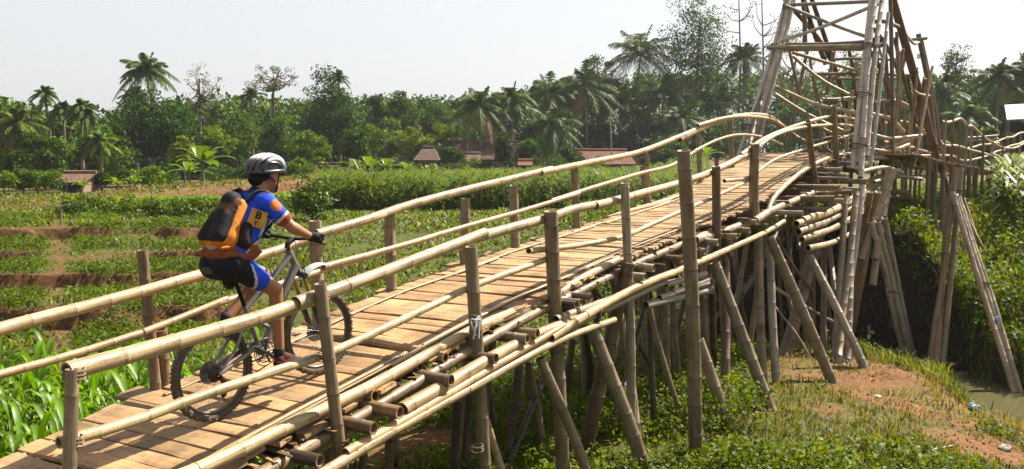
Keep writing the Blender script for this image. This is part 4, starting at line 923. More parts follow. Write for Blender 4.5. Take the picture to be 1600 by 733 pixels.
for i in range(16):                                      # loose cross poles heaped between the deck and the tower
    s_ = R.uniform(16.6, 22.6); z_ = float(deck_z(s_)) - R.uniform(.12, .45); n_ = R.uniform(-4.0, -3.35); sk = R.uniform(-.5, .5)
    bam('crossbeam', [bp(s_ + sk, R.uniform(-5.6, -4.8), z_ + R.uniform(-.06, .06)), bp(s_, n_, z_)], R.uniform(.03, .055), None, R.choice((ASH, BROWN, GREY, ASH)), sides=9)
# the thicket of thinner legs and slanting props behind
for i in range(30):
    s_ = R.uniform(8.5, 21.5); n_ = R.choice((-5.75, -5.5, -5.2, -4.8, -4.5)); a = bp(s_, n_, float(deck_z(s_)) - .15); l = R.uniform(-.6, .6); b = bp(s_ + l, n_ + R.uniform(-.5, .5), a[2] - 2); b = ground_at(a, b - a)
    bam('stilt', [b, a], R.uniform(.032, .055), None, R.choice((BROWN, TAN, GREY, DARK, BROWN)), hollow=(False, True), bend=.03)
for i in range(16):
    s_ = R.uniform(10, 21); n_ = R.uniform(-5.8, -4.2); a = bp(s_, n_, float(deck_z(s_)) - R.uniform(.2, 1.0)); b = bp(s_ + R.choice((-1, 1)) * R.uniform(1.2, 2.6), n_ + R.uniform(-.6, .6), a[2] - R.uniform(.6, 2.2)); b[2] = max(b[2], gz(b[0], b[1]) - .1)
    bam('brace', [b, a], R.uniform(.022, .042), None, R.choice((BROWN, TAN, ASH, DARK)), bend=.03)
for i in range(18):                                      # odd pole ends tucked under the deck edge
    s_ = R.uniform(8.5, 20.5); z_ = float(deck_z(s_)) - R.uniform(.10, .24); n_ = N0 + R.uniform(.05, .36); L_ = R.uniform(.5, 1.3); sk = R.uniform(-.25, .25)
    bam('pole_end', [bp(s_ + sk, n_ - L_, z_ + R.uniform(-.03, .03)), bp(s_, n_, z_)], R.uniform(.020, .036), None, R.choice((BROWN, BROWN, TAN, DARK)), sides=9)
# wire and rope lashings where poles cross
for x, y, n, r in ((735, 392, -4.17, .08), (976, 313, -4.15, .07), (1180, 236, -4.15, .065), (508, 550, -4.15, .065), (740, 448, -4.15, .065), (866, 400, -4.15, .065), (116, 690, -4.17, .06), (1120, 268, -4.15, .06), (608, 333, -5.82, .07), (802, 280, -5.82, .065), (898, 266, -5.82, .06), (235, 452, -5.82, .07), (727, 298, -5.82, .065), (500, 462, -4.17, .085), (537, 690, -4.1, .06), (742, 497, -4.1, .07), (746, 700, -4.1, .07), (868, 470, -4.12, .07), (873, 545, -4.1, .07), (978, 412, -4.1, .06), (1180, 282, -4.1, .055), (862, 338, -4.18, .085), (115, 585, -4.18, .075)):
    q = MB(); c = pp(x, y, n)
    for k in range(3):
        a = np.linspace(0, 2 * PI, 15); tl = R.uniform(-.25, .25); P = c + np.outer(np.cos(a) * r * .72, BU) + np.outer(np.sin(a) * r * .72, BN) + np.outer(.02 * k - .02 + tl * .05 * np.cos(a), [0, 0, 1]); sweep(q, P, .0045, (.26, .20, .13), 5, closed_ends=False)
    part('lashing', q, 'rope')
for x, y, D, r in ((1212, 76, 23.7, .17), (1232, 14, 24.1, .15), (1172, 200, 22.8, .19), (1359, 74, 21.8, .17), (1350, 150, 21.2, .17), (1342, 230, 20.8, .18), (1371, 8, 22.5, .15), (1443, 156, 25.2, .15), (1460, 235, 25.9, .16), (1296, 90, 26, .14), (1440, 90, 28, .12), (1490, 300, 21.5, .17), (1475, 400, 21.2, .16), (1535, 445, 20.4, .15), (1372, 352, 20, .17), (1398, 460, 19.7, .16), (1330, 420, 19.7, .17)):
    q = MB(); c = pd(x, y, D)
    for k in range(4):
        a = np.linspace(0, 2 * PI, 17); P = c + np.stack([np.cos(a) * r, np.sin(a) * r, .022 * k + .03 * np.cos(a + k)], 1); sweep(q, P, .010, (.11, .08, .055), 5, closed_ends=False)
    part('lashing', q, 'rope', tower)
q = MB(); c = pp(743, 500, -4.0)
for k in range(5): sweep(q, catmull([c, c + rng.normal(size=3) * .03, c + [R.uniform(-.05, .03), 0, -R.uniform(.05, .16)]], 4), .006, (.75, .75, .74), 5)
part('plastic_tie', q, 'plastic')
# the tower: four leg bundles that lean together, cross ties and braces
def tp(name, pts, r, col=ASH, r1=None, **kw): return bam(name, [pd(*p) for p in pts], r, r1, col, tower, sides=9, **kw)
def leg(plist, col, r, ext=0.0):
    q = MB()
    for pts in plist:
        P = [pd(*p) for p in pts]
        if ext: d = P[0] - P[1]; P = [P[0] + d / np.linalg.norm(d) * ext] + P
        pole(q, P, r, r * .85, vary(col, .1), sides=9)
    return part('tower_leg', q, 'bamboo', tower)
WHT = (.70, .63, .54)
leg([[(1157, 236, 22.7), (1208, 78, 23.7), (1240, -50, 24.6)], [(1168, 236, 22.6), (1216, 76, 23.6), (1243, -50, 24.5)], [(1182, 234, 22.7), (1222, 74, 23.7), (1246, -50, 24.6)], [(1175, 235, 22.8), (1231, 40, 23.9), (1250, -50, 24.7)]], WHT, .060, 3.6)
leg([[(1334, 245, 20.8), (1353, 74, 21.8), (1366, -50, 23)], [(1346, 258, 20.6), (1358, 74, 21.7), (1376, -50, 23)], [(1355, 225, 20.9), (1369, 70, 21.8), (1386, -50, 23)], [(1340, 235, 21.0), (1363, 30, 22.1), (1380, -50, 23)]], WHT, .064, .3)
leg([[(1494, 330, 26.4), (1467, 252, 26), (1442, 156, 25.2), (1392, -20, 23.6)], [(1486, 300, 26.5), (1460, 240, 26), (1432, 140, 25.2), (1388, -20, 23.7)], [(1480, 290, 26.6), (1447, 189, 25.7), (1412, 70, 24.5), (1390, -10, 23.9)]], BROWN, .072, .8)
leg([[(1345, 236, 27.2), (1300, 92, 26), (1264, -14, 25)], [(1350, 238, 27.2), (1296, 89, 26), (1224, -4, 25)], [(1290, 100, 26), (1270, 45, 25.6), (1250, -20, 25)]], BROWN, .07)
tp('tower_post', [(1463, 250, 28), (1452, 142, 28), (1435, 53, 28)], .072, BROWN); tp('tower_post', [(1470, 240, 28.3), (1458, 150, 28.2), (1440, 62, 28)], .05, BROWN); tp('tower_post', [(1395, 262, 22.6), (1394, 130, 22.8), (1391, -20, 23)], .05, BROWN); tp('tower_post', [(1405, 262, 24.4), (1404, 150, 24.3), (1401, 50, 24)], .04, TAN)
tp('tower_post', [(1360, 262, 21.5), (1374, 150, 22), (1388, 20, 22.8)], .042, WHT); tp('tower_post', [(1428, 262, 22.8), (1441, 190, 23.2), (1457, 104, 23.8)], .034, PALE); tp('tower_post', [(1258, 70, 24.8), (1254, -10, 24.8)], .06, BROWN); tp('tower_post', [(1230, 236, 26.5), (1244, 160, 26), (1261, 80, 25.5)], .05, ASH); tp('tower_post', [(1280, 236, 26.5), (1290, 160, 26), (1303, 80, 25.5)], .055, ASH); tp('tower_post', [(1251, 155, 25.4), (1238, 100, 25), (1226, 44, 24.5)], .04, TAN)
tp('tower_post', [(1322, 238, 26), (1326, 190, 26), (1331, 140, 26)], .05, PALE); tp('tower_post', [(1386, 262, 25), (1378, 215, 25), (1366, 160, 24.6)], .04, BROWN); tp('tower_post', [(1420, 262, 25), (1415, 200, 25), (1406, 140, 24.6)], .045, TAN); tp('tower_post', [(1375, 262, 26), (1381, 190, 26), (1370, 120, 25.6)], .04, TAN); tp('tower_post', [(1340, 240, 27), (1334, 120, 26), (1326, 76, 25.4)], .045, BROWN); tp('tower_post', [(1436, 262, 26), (1426, 180, 25.6), (1418, 120, 25)], .05, BROWN); tp('tower_post', [(1412, 290, 24.8), (1422, 216, 25), (1428, 150, 25)], .04, TAN)
tp('crossbar', [(1198, 74, 23.5), (1290, 73, 22.9), (1378, 71, 21.5)], .052, ASH); tp('crossbar', [(1206, 70, 23.9), (1300, 69, 23.2), (1376, 64, 22.0)], .055, BROWN); tp('crossbar', [(1208, 78, 23.9), (1290, 77, 23.1), (1352, 77, 22.2)], .045, TAN); tp('crossbar', [(1224, 8, 24.2), (1300, 5, 23.4), (1368, 2, 22.4)], .045, ASH); tp('crossbar', [(1420, 62, 28.2), (1448, 60, 27.7)], .045, TAN)
tp('crossbar', [(1302, 93, 25.4), (1350, 92, 25)], .04, TAN); tp('crossbar', [(1272, 116, 25.6), (1350, 115, 25.2), (1424, 119, 24.8)], .045, TAN); tp('crossbar', [(1290, 122, 26.2), (1420, 122, 25.6)], .035, ASH); tp('crossbar', [(1370, 92, 24.5), (1412, 93, 24.4)], .04, BROWN); tp('crossbar', [(1352, 165, 25), (1418, 150, 25)], .035, TAN); tp('crossbar', [(1368, 34, 22.6), (1384, 34, 23), (1404, 42, 23.8)], .05, BROWN); tp('crossbar', [(1416, 55, 25.5), (1428, 68, 27), (1436, 66, 27.9)], .04, PALE); tp('crossbar', [(1428, 142, 24), (1452, 150, 24.4)], .035, PALE)
tp('brace', [(1227, 9, 23.9), (1300, 38, 23), (1366, 62, 21.9)], .042, ASH); tp('brace', [(1219, 65, 23.5), (1290, 40, 23), (1372, 6, 22.3)], .044, WHT); tp('brace', [(1238, 82, 24), (1290, 97, 23.6), (1350, 114, 23)], .042, PALE); tp('brace', [(1239, 88, 24.3), (1282, 124, 24), (1326, 148, 23.6)], .045, PALE); tp('brace', [(1211, 135, 24), (1250, 153, 23.5), (1282, 165, 22.8), (1342, 177, 21.6)], .045, PALE); tp('brace', [(1211, 147, 24.2), (1250, 172, 24), (1278, 187, 24), (1320, 206, 24)], .045, PALE); tp('brace', [(1205, 186, 23.6), (1240, 212, 24), (1290, 236, 24.5)], .05, PALE); tp('brace', [(1248, 190, 24.8), (1290, 200, 24.8), (1342, 190, 24)], .04, PALE); tp('brace', [(1262, 186, 24.5), (1300, 208, 24.5), (1330, 205, 23.6)], .04, PALE); tp('brace', [(1300, 122, 26), (1338, 108, 25), (1344, 106, 25)], .04, TAN)
tp('brace', [(1366, 46, 22.4), (1384, 70, 23), (1404, 112, 24)], .05, BROWN); tp('brace', [(1380, 160, 24), (1400, 157, 24), (1418, 165, 24.2)], .045, PALE); tp('brace', [(1350, 206, 22), (1390, 216, 22.6), (1440, 212, 23.4)], .045, PALE); tp('brace', [(1352, 232, 22), (1390, 236, 22.6), (1420, 226, 23.4)], .045, PALE); tp('brace', [(1362, 178, 22), (1392, 186, 23), (1412, 205, 24)], .045, PALE); tp('brace', [(1352, 70, 22.2), (1372, 100, 23), (1392, 150, 24)], .05, BROWN); tp('brace', [(1398, 60, 24), (1414, 130, 24.6), (1432, 190, 25)], .05, BROWN); tp('brace', [(1404, 190, 25.2), (1384, 240, 25), (1372, 262, 24.8)], .05, BROWN)
tp('brace', [(1345, 250, 22), (1372, 246, 22.4), (1404, 252, 23)], .05, PALE); tp('brace', [(1340, 270, 21), (1380, 262, 21.8), (1410, 270, 22.6)], .05, PALE); tp('brace', [(1366, 285, 22), (1400, 276, 22.6), (1440, 280, 23.4)], .05, TAN); tp('brace', [(1390, 262, 23.4), (1420, 246, 24), (1452, 244, 24.6)], .05, BROWN)
for i in range(30):                                      # the tangle of thinner poles inside and behind the tower
    x0 = R.uniform(1290, 1462); y0 = R.uniform(150, 275); D0 = R.uniform(22.5, 27.5)
    if R.random() < .6: x1, y1 = x0 + R.uniform(-38, 26), y0 - R.uniform(60, 160)
    else: x1, y1 = x0 + R.choice((-1, 1)) * R.uniform(40, 90), y0 - R.uniform(-25, 40)
    x1 = min(max(x1, 1262), 1464); y1 = max(y1, 62 + max(0, x1 - 1400) * 1.3)
    D1 = D0 + R.uniform(-1.2, .6); tp('tower_post' if y0 - y1 > 55 else 'brace', [(x0, y0, D0), ((x0 + x1) / 2 + R.uniform(-5, 5), (y0 + y1) / 2 + R.uniform(-4, 6), (D0 + D1) / 2), (x1, y1, D1)], R.uniform(.024, .046), R.choice((TAN, BROWN, PALE, BROWN, TAN)))
# the stilts that carry the tower
def bundle(plist, r, col, name='tower_stilt', foot=None):
    q = MB()
    for (x0, y0, x1, y1, D) in plist:
        a = pd(x0, y0, D); b = hit(x1, y1) if foot is None else pd(x1, y1, foot); d = (b - a) / np.linalg.norm(b - a); b = ground_at(a, d) if foot is None else b + d * .8
        pole(q, [b, a], r * 1.1, r, vary(col, .12), sides=9)
    return part(name, q, 'bamboo', tower)
bundle([(1321, 300, 1304, 566, 19.6), (1338, 300, 1310, 568, 19.7), (1334, 330, 1324, 566, 19.9)], .068, (.42, .35, .26)); bundle([(1372, 300, 1330, 525, 21), (1360, 300, 1326, 530, 21.2)], .068, (.40, .29, .15)); bundle([(1348, 290, 1316, 560, 20.2)], .06, WHT)
bundle([(1360, 345, 1416, 563, 19.6), (1371, 345, 1423, 564, 19.7), (1382, 340, 1430, 563, 19.8)], .060, (.47, .42, .34)); bundle([(1398, 265, 1366, 352, 20.2), (1390, 262, 1376, 350, 20.4), (1386, 300, 1372, 390, 20.4)], .07, (.40, .31, .2), foot=20.0)
bundle([(1392, 320, 1440, 500, 23), (1405, 330, 1428, 470, 23.2)], .05, DARK); bundle([(1494, 262, 1456, 552, 21.4), (1486, 290, 1464, 548, 21.6), (1480, 300, 1470, 540, 21.7), (1502, 262, 1478, 520, 21.8)], .062, (.36, .27, .16), foot=20.7); bundle([(1488, 300, 1580, 600, 21.2), (1493, 304, 1586, 604, 21.3), (1498, 308, 1591, 598, 21.4)], .058, (.50, .42, .31), foot=19.3)
[bundle([a], .035, TAN) for a in ((1500, 312, 1542, 396, 25), (1506, 310, 1530, 380, 25.5))]; [bundle([a], .03, DARK) for a in ((1440, 330, 1410, 430, 25), (1404, 420, 1456, 300, 25))]
tp('loose_pole', [(1401, 370, 22.4), (1424, 357, 22)], .05, PALE)
# the walkway beyond the tower
def pathp(t): return np.stack([np.interp(t, [0, 1, 2, 3, 4, 5, 6], c) for c in ([9.0, 11.2, 14.0, 18.0, 22.0, 27.0, 36.0], [22.6, 26.0, 30.0, 35.0, 40.0, 47.0, 60.0], [-.05, -.25, -.45, -.85, -.35, .15, 1.0])], -1)
def hpath(t, side, up):
    P = pathp(t); d = pathp(np.asarray(t) + .05) - pathp(np.asarray(t) - .05); d[..., 2] = 0; d /= np.linalg.norm(d, axis=-1)[..., None]; nrm = np.stack([d[..., 1], -d[..., 0], np.zeros(d.shape[:-1])], -1)
    return P + nrm * side + np.array([0, 0, 1.0]) * np.asarray(up)[..., None] if np.ndim(up) else P + nrm * side + np.array([0, 0, up])
fd = MB(); tt = np.arange(0.0, 6.0, .016)
for q in tt:
    a, b = hpath(np.array([q]), -.75, 0.0)[0], hpath(np.array([q]), .75, 0.0)[0]; u = (pathp(np.array([q + .05])) - pathp(np.array([q])))[0]; u = u / np.linalg.norm(u); box(fd, (a + b) / 2 + [0, 0, R.uniform(-.006, .006)], (b - a) / 2 * R.uniform(.95, 1.08), u * .03, np.array([0, 0, .012]), vary((.50, .35, .19), .15))
part('far_deck', fd, 'wood', smooth=False)
for side in (-.75, .75):
    for k, up in (('handrail', .95), ('lower_rail', .5)):
        for a, b in ((.9, 2.6), (2.4, 4.2), (4.0, 6.0)):
            t_ = np.linspace(a, b, 9); hh = up + .03 * rng.normal(size=9) + (.38 * np.clip(1 - np.abs(t_ - 1.6) / .9, 0, 1) if k == 'handrail' else 0); bam(k, hpath(t_, side, hh), .042, .036, PALE, sides=8)
    for q in np.arange(1.0, 6, .24):
        P = hpath(np.array([q]), side * 1.03, 0.0)[0]; top = 1.05 + .36 * max(0, 1 - abs(q - 1.6) / .9); g0 = gz(P[0], P[1]); bam('post', [np.array([P[0], P[1], max(g0 - .2, P[2] - 2.6)]), P + [R.uniform(-.05, .05), 0, top]], .045, .04, TAN if R.random() < .6 else BROWN, sides=8)
for q in np.arange(.2, 2.6, .3):
    for side in (-.9, .9):
        P = hpath(np.array([q]), side, -.05)[0]; bam('stilt', [np.array([P[0], P[1], gz(P[0], P[1]) - .3]), P], .06, .055, BROWN, sides=8)
t_ = np.linspace(3.6, 5.2, 5)
sc = MB()
for up in (.1, .5): pole(sc, [pd(1508, 214 + up * 14, 44), pd(1560, 210 + up * 14, 45)], .04, .035, ASH, sides=8)
pole(sc, [pd(1527, 204, 44) - [0, 0, 2.2], pd(1527, 204, 44)], .05, .045, BROWN, sides=8); tag(sc.build('field_fence', M['bamboo']), 'low grey pole fence between the far walkway and the shed', 'fence')

# litter on the bank
b = hit(1523, 640); q = MB(); ellip(q, b + [0, 0, .04], (.10, .07, .06), (.16, .42, .62), 9, 7); q.v[-1] = q.v[-1] + rng.normal(size=q.v[-1].shape) * .014; tag(q.build('plastic_bag', M['plastic'], smooth=False), 'crumpled pale blue plastic bag lying on the bare bank', 'plastic bag')
b = hit(1357, 530); q = MB(); sweep(q, catmull([b - [0, 0, .05], b + [.01, 0, .14], b + [.0, 0, .25]], 4), [.012] * 9, (.75, .72, .6), 6); leaves(q, np.array([b + [0, 0, .2], b + [.02, 0, .16], b + [0, 0, .22]]), .2, (.72, .68, .55), .2, .5); tag(q.build('dry_leaf', M['grass']), 'curled white dry leaf on a stem at the foot of a brace', 'leaf')
for px, py, r, lab in ((1371, 622, .06, 'white stone on the bare mound below the tower'), (1570, 703, .07, 'pale stone half buried near the right edge'), (1438, 702, .05, 'small pale stone on the bank above the grass'), (1446, 571, .06, 'flat pale stone on the edge of the mound')):
    b = hit(px, py); q = MB(); ellip(q, b + [0, 0, r * .3], (r * 1.3, r, r * .6), (.55, .50, .43), 9, 7); q.v[-1] = q.v[-1] + rng.normal(size=q.v[-1].shape) * r * .1; tag(q.build('stone', M['plaster'], smooth=False), lab, 'stone')
b = hit(1474, 706); q = MB(); pole(q, [b + [-.14, 0, .02], b + [.16, .1, .04]], .022, .016, (.3, .2, .12), sides=7); tag(q.build('stick', M['bamboo']), 'short brown stick lying on the red soil of the bank', 'stick')
b = hit(1396, 700); q = MB(); leaves(q, np.array([b + [0, 0, .02], b + [.08, .02, .03], b + [-.08, 0, .03]]), .22, (.55, .45, .3), 1.5, .5); tag(q.build('dead_leaves', M['grass']), 'pale dead leaves lying on the grass of the bank', 'dead leaves', kind='stuff')
q = MB(); c = pd(1558, 500, 19.7); ellip(q, c, (.06, .05, .08), (.25, .40, .55), 9, 7); q.v[-1] = q.v[-1] + rng.normal(size=q.v[-1].shape) * .02; tag(q.build('plastic_rag', M['plastic'], smooth=False), 'pale blue plastic rag caught on the outer strut of the tower', 'rag')

# ------------------------------------------------------------------ bicycle and rider, built in the bicycle's own frame
def deck_hit(x, y):
    r = ray(x, y); t = np.linspace(2, 30, 9000); Pq = r[None] * t[:, None]; i = int(np.argmax(Pq[:, 2] < deck_z(Pq @ BU) + .018)); return Pq[i]
KA, KB = deck_hit(343, 655), deck_hit(505, 583)
KX = (KB - KA) / np.linalg.norm(KB - KA); KY = np.cross([0, 0, 1.0], KX); KY /= np.linalg.norm(KY); KZ = np.cross(KX, KY)
KM = Matrix(((KX[0], KY[0], KZ[0], KA[0]), (KX[1], KY[1], KZ[1], KA[1]), (KX[2], KY[2], KZ[2], KA[2]), (0, 0, 0, 1)))
def kthing(name, label, cat):
    o = thing(name, label, cat); o.matrix_world = KM; o.location = KM.translation; o.rotation_euler = KM.to_euler(); return o
def kp(name, mb, mat, parent, smooth=True): return mb.build(name, M[mat], parent, smooth, local=True)
WBX = float(np.linalg.norm(KB - KA)); RW = .335
bike = kthing('mountain_bike', 'silver full suspension mountain bike ridden along the bridge deck', 'bicycle')
SILV = (.24, .215, .20); BLK = (.018, .018, .02); MUD = (.12, .092, .066)
def wheel(x, steer=0.0):
    wn = node('wheel', bike); wn.location = (x, 0, RW); wn.rotation_euler = (0, R.uniform(0, 6), 0) if not steer else (0, 0, steer)
    a = np.linspace(0, 2 * PI, 73); ring = lambda r, y=0: np.stack([np.cos(a) * r, np.full(73, y), np.sin(a) * r], 1)
    q = MB(); sweep(q, ring(RW - .029), .025, MUD, 10, closed_ends=False)
    for i in range(72):
        t = i / 72 * 2 * PI; e = np.array([math.cos(t), 0, math.sin(t)]); tg = np.array([-math.sin(t), 0, math.cos(t)])
        for y, dy in ((-.014, 1), (.014, -1), (0, 0)) if i % 2 else ((-.022, 1), (.022, -1)):
            box(q, e * (RW - .006 - abs(y) * .45) + [0, y, 0], tg * .007, np.array([0, .006, 0]), e * .006, np.array(MUD) * R.uniform(.8, 1.6))
    kp('tyre', q, 'rubber', wn)
    q = MB(); sweep(q, ring(RW - .062), .012, (.16, .15, .14), 8, closed_ends=False); kp('rim', q, 'metal', wn)
    q = MB()
    for i in range(32):
        t = i / 32 * 2 * PI; u = t + (.45 if i % 4 < 2 else -.45); y = .028 if i % 2 else -.028
        sweep(q, [(math.cos(u) * .02, y, math.sin(u) * .02), (math.cos(t) * (RW - .07), 0, math.sin(t) * (RW - .07))], .0013, (.5, .5, .5), 4, closed_ends=False)
    kp('spoke_lacing', q, 'metal', wn)
    q = MB(); sweep(q, [(0, -.055, 0), (0, -.03, 0), (0, .03, 0), (0, .055, 0)], [.012, .022, .022, .012], (.1, .1, .1), 12); kp('hub', q, 'metal', wn)
    q = MB(); sweep(q, [(0, .040, 0), (0, .042, 0)], .08, (.35, .34, .33), 28); kp('brake_rotor', q, 'metal', wn)
    return wn
wheel(0.0); wheel(WBX, -.10)
def tube(q, pts, r, col, sides=12, flat=1.0, per=6): sweep(q, catmull(pts, per), r if np.ndim(r) == 0 else np.interp(np.linspace(0, 1, len(catmull(pts, per))), np.linspace(0, 1, len(r)), r), col, sides, flat=flat)
q = MB(); tube(q, [(.425, 0, .36), (.375, 0, .56), (.335, 0, .72)], .019, SILV); tube(q, [(.845, 0, .90), (.66, 0, .66), (.45, 0, .37)], [.034, .036, .03], SILV); tube(q, [(.80, 0, .985), (.62, 0, .86), (.345, 0, .70)], [.026, .022, .018], SILV); tube(q, [(.79, 0, 1.03), (.865, 0, .845)], .027, SILV); tube(q, [(.345, 0, .70), (.29, 0, .60), (.37, 0, .52)], .012, SILV); ellip(q, (.425, 0, .36), (.032, .042, .032), (.2, .2, .2)); kp('frame', q, 'paint', bike)
q = MB()
for s in (-1, 1): tube(q, [(0, s * .066, RW), (.16, s * .055, .37), (.40, s * .03, .42)], [.013, .018, .016], SILV); tube(q, [(.01, s * .066, RW + .01), (.18, s * .058, .48), (.31, s * .03, .65)], [.010, .012, .012], SILV)
kp('swingarm', q, 'paint', bike)
q = MB(); tube(q, [(.31, 0, .655), (.40, 0, .60)], .026, (.03, .03, .03)); tube(q, [(.40, 0, .60), (.54, 0, .50)], .017, (.35, .35, .35)); kp('rear_shock', q, 'metal', bike)
q = MB(); tube(q, [(.342, 0, .70), (.265, 0, 1.0)], .0155, BLK); kp('seatpost', q, 'metal', bike)
q = MB(); tube(q, [(.06, 0, 1.045), (.16, 0, 1.045), (.27, 0, 1.03), (.36, 0, 1.025)], [.062, .075, .036, .018], BLK, flat=.42); kp('saddle', q, 'plastic', bike)
fk = MB()
for s in (-1, 1):
    tube(fk, [(WBX - .01, s * .062, RW), (WBX - .075, s * .062, .58)], [.020, .023], (.04, .04, .042))
fo = kp('fork', fk, 'paint', bike)
q = MB()
for s in (-1, 1): tube(q, [(WBX - .07, s * .062, .56), (WBX - .138, s * .062, .82)], .0165, (.48, .34, .16))
kp('stanchion', q, 'metal', fo)
q = MB(); tube(q, [(WBX - .138, -.085, .82), (WBX - .138, 0, .835), (WBX - .138, .085, .82)], .024, (.05, .05, .05)); kp('fork_crown', q, 'paint', fo)
q = MB(); k = 12; u = np.linspace(0, 1, k); cx = .87 + .30 * u; cz = .80 + .13 * u - .085 * u ** 2 + .03 * np.sin(u * PI); ww = .035 + .02 * np.sin(u * PI * .8)
V = np.concatenate([np.stack([cx, ww * sy, cz - .022 * abs(sy) + dz], 1) for dz in (0, -.004) for sy in (-1, -.4, .4, 1)]); Fs = []
for i in range(k - 1):
    for j in range(3): Fs += [(j * k + i, j * k + i + 1, (j + 1) * k + i + 1, (j + 1) * k + i), ((j + 4) * k + i, (j + 5) * k + i, (j + 5) * k + i + 1, (j + 4) * k + i + 1)]
q.add(V, [f[::-1] for f in Fs], (.52, .52, .53)); kp('front_mudguard', q, 'plastic', bike)
q = MB(); tube(q, [(.785, 0, 1.04), (.80, 0, 1.075), (.855, 0, 1.095)], .02, BLK); kp('stem', q, 'paint', bike)
q = MB(); tube(q, [(.815, -.335, 1.125), (.845, -.2, 1.115), (.858, 0, 1.098), (.845, .2, 1.115), (.815, .335, 1.125)], .0125, BLK); hb = kp('handlebar', q, 'metal', bike)
for s in (-1, 1):
    q = MB(); tube(q, [(.812, s * .345, 1.126), (.835, s * .23, 1.119)], .017, (.02, .02, .02)); kp('grip', q, 'rubber', hb)
    q = MB(); tube(q, [(.845, s * .19, 1.112), (.885, s * .20, 1.085), (.895, s * .28, 1.065)], [.014, .009, .006], (.06, .06, .06)); kp('brake_lever', q, 'metal', hb)
    q = MB(); tube(q, [(.84, s * .17, 1.11), (.95, s * .10, 1.07), (.90, s * .04, .93), (.89, s * .05, .8)], .0035, BLK, 6); kp('cable', q, 'plastic', hb)
q = MB()
for r_, y in ((.098, -.052), (.075, -.044), (.05, -.036)):
    a = np.linspace(0, 2 * PI, 61); rr = r_ + .003 * (np.arange(61) % 2); sweep(q, np.stack([.425 + np.cos(a) * rr, np.full(61, y), .36 + np.sin(a) * rr], 1), .004, (.12, .11, .10), 5, closed_ends=False)
for i in range(5): t = i * 1.257; sweep(q, [(.425, -.05, .36), (.425 + .09 * math.cos(t), -.05, .36 + .09 * math.sin(t))], .008, (.1, .1, .1), 6)
kp('chainring', q, 'metal', bike)
PR, PL = np.array([.535, -.155, .228]), np.array([.315, .155, .492])
for s, P_ in ((-1, PR), (1, PL)):
    q = MB(); tube(q, [(.425, s * .07, .36), (P_[0], s * .09, P_[2])], [.015, .012], (.3, .3, .3)); cr = kp('crank', q, 'metal', bike)
    q = MB(); box(q, P_, (.045, 0, 0), (0, .045, 0), (0, 0, .010), (.05, .05, .05)); sweep(q, [(P_[0], s * .085, P_[2]), (P_[0], s * .2, P_[2])], .008, (.2, .2, .2), 8); kp('pedal', q, 'metal', cr)
q = MB()
for i, r_ in enumerate((.020, .026, .031, .036, .041, .046, .051, .056)): a = np.linspace(0, 2 * PI, 33); sweep(q, np.stack([np.cos(a) * r_, np.full(33, -.058 + .005 * i), RW + np.sin(a) * r_], 1), .004, (.10, .085, .07), 5, closed_ends=False)
kp('cassette', q, 'metal', bike)
q = MB(); tube(q, [(.0, -.07, RW - .02), (.03, -.075, .27), (.015, -.07, .20)], [.02, .018, .014], (.06, .055, .05)); ellip(q, (.03, -.07, .265), (.03, .012, .03), (.05, .05, .05)); ellip(q, (.012, -.068, .19), (.026, .008, .026), (.05, .05, .05)); kp('derailleur', q, 'metal', bike)
q = MB(); tube(q, [(.0, -.056, RW + .045), (.43, -.05, .455)], .005, (.10, .085, .07), 5); tube(q, [(.04, -.062, .24), (.015, -.062, .168), (.05, -.06, .19), (.43, -.05, .262)], .005, (.10, .085, .07), 5); kp('chain', q, 'metal', bike)
q = MB(); ellip(q, (.235, 0, .93), (.05, .045, .06), (.02, .02, .022)); ellip(q, (.215, 0, .975), (.07, .04, .03), (.02, .02, .022)); kp('saddle_bag', q, 'cloth', bike)

def capsule(mb, a, b, ra, rb, fl=(1, 1), sides=16):
    """Closed tapered limb from a to b; fl squashes it (across, along the side)."""
    a, b = np.asarray(a, float), np.asarray(b, float); d = b - a; L = np.linalg.norm(d); d = d / max(L, 1e-6)
    side = np.array([0, 1.0, 0]) - d * d[1]
    if np.linalg.norm(side) < .2: side = np.array([1.0, 0, 0]) - d * d[0]
    side /= np.linalg.norm(side); oth = np.cross(d, side); rings = []
    for t in np.linspace(-PI / 2 + .12, 0, 5): rings.append((a + d * ra * math.sin(t) * .95, ra * math.cos(t)))
    for t in np.linspace(0, PI / 2 - .12, 5): rings.append((b + d * rb * math.sin(t) * .95, rb * math.cos(t)))
    an = np.linspace(0, 2 * PI, sides, endpoint=False); V = np.concatenate([c + r_ * (np.cos(an)[:, None] * side * fl[0] + np.sin(an)[:, None] * oth * fl[1]) for c, r_ in rings]); m = len(rings)
    Fs = [(i * sides + j, i * sides + (j + 1) % sides, (i + 1) * sides + (j + 1) % sides, (i + 1) * sides + j) for i in range(m - 1) for j in range(sides)]
    Fs += [tuple(range(sides))[::-1], tuple((m - 1) * sides + j for j in range(sides))]; mb.add(V, Fs, (.5, .5, .5))
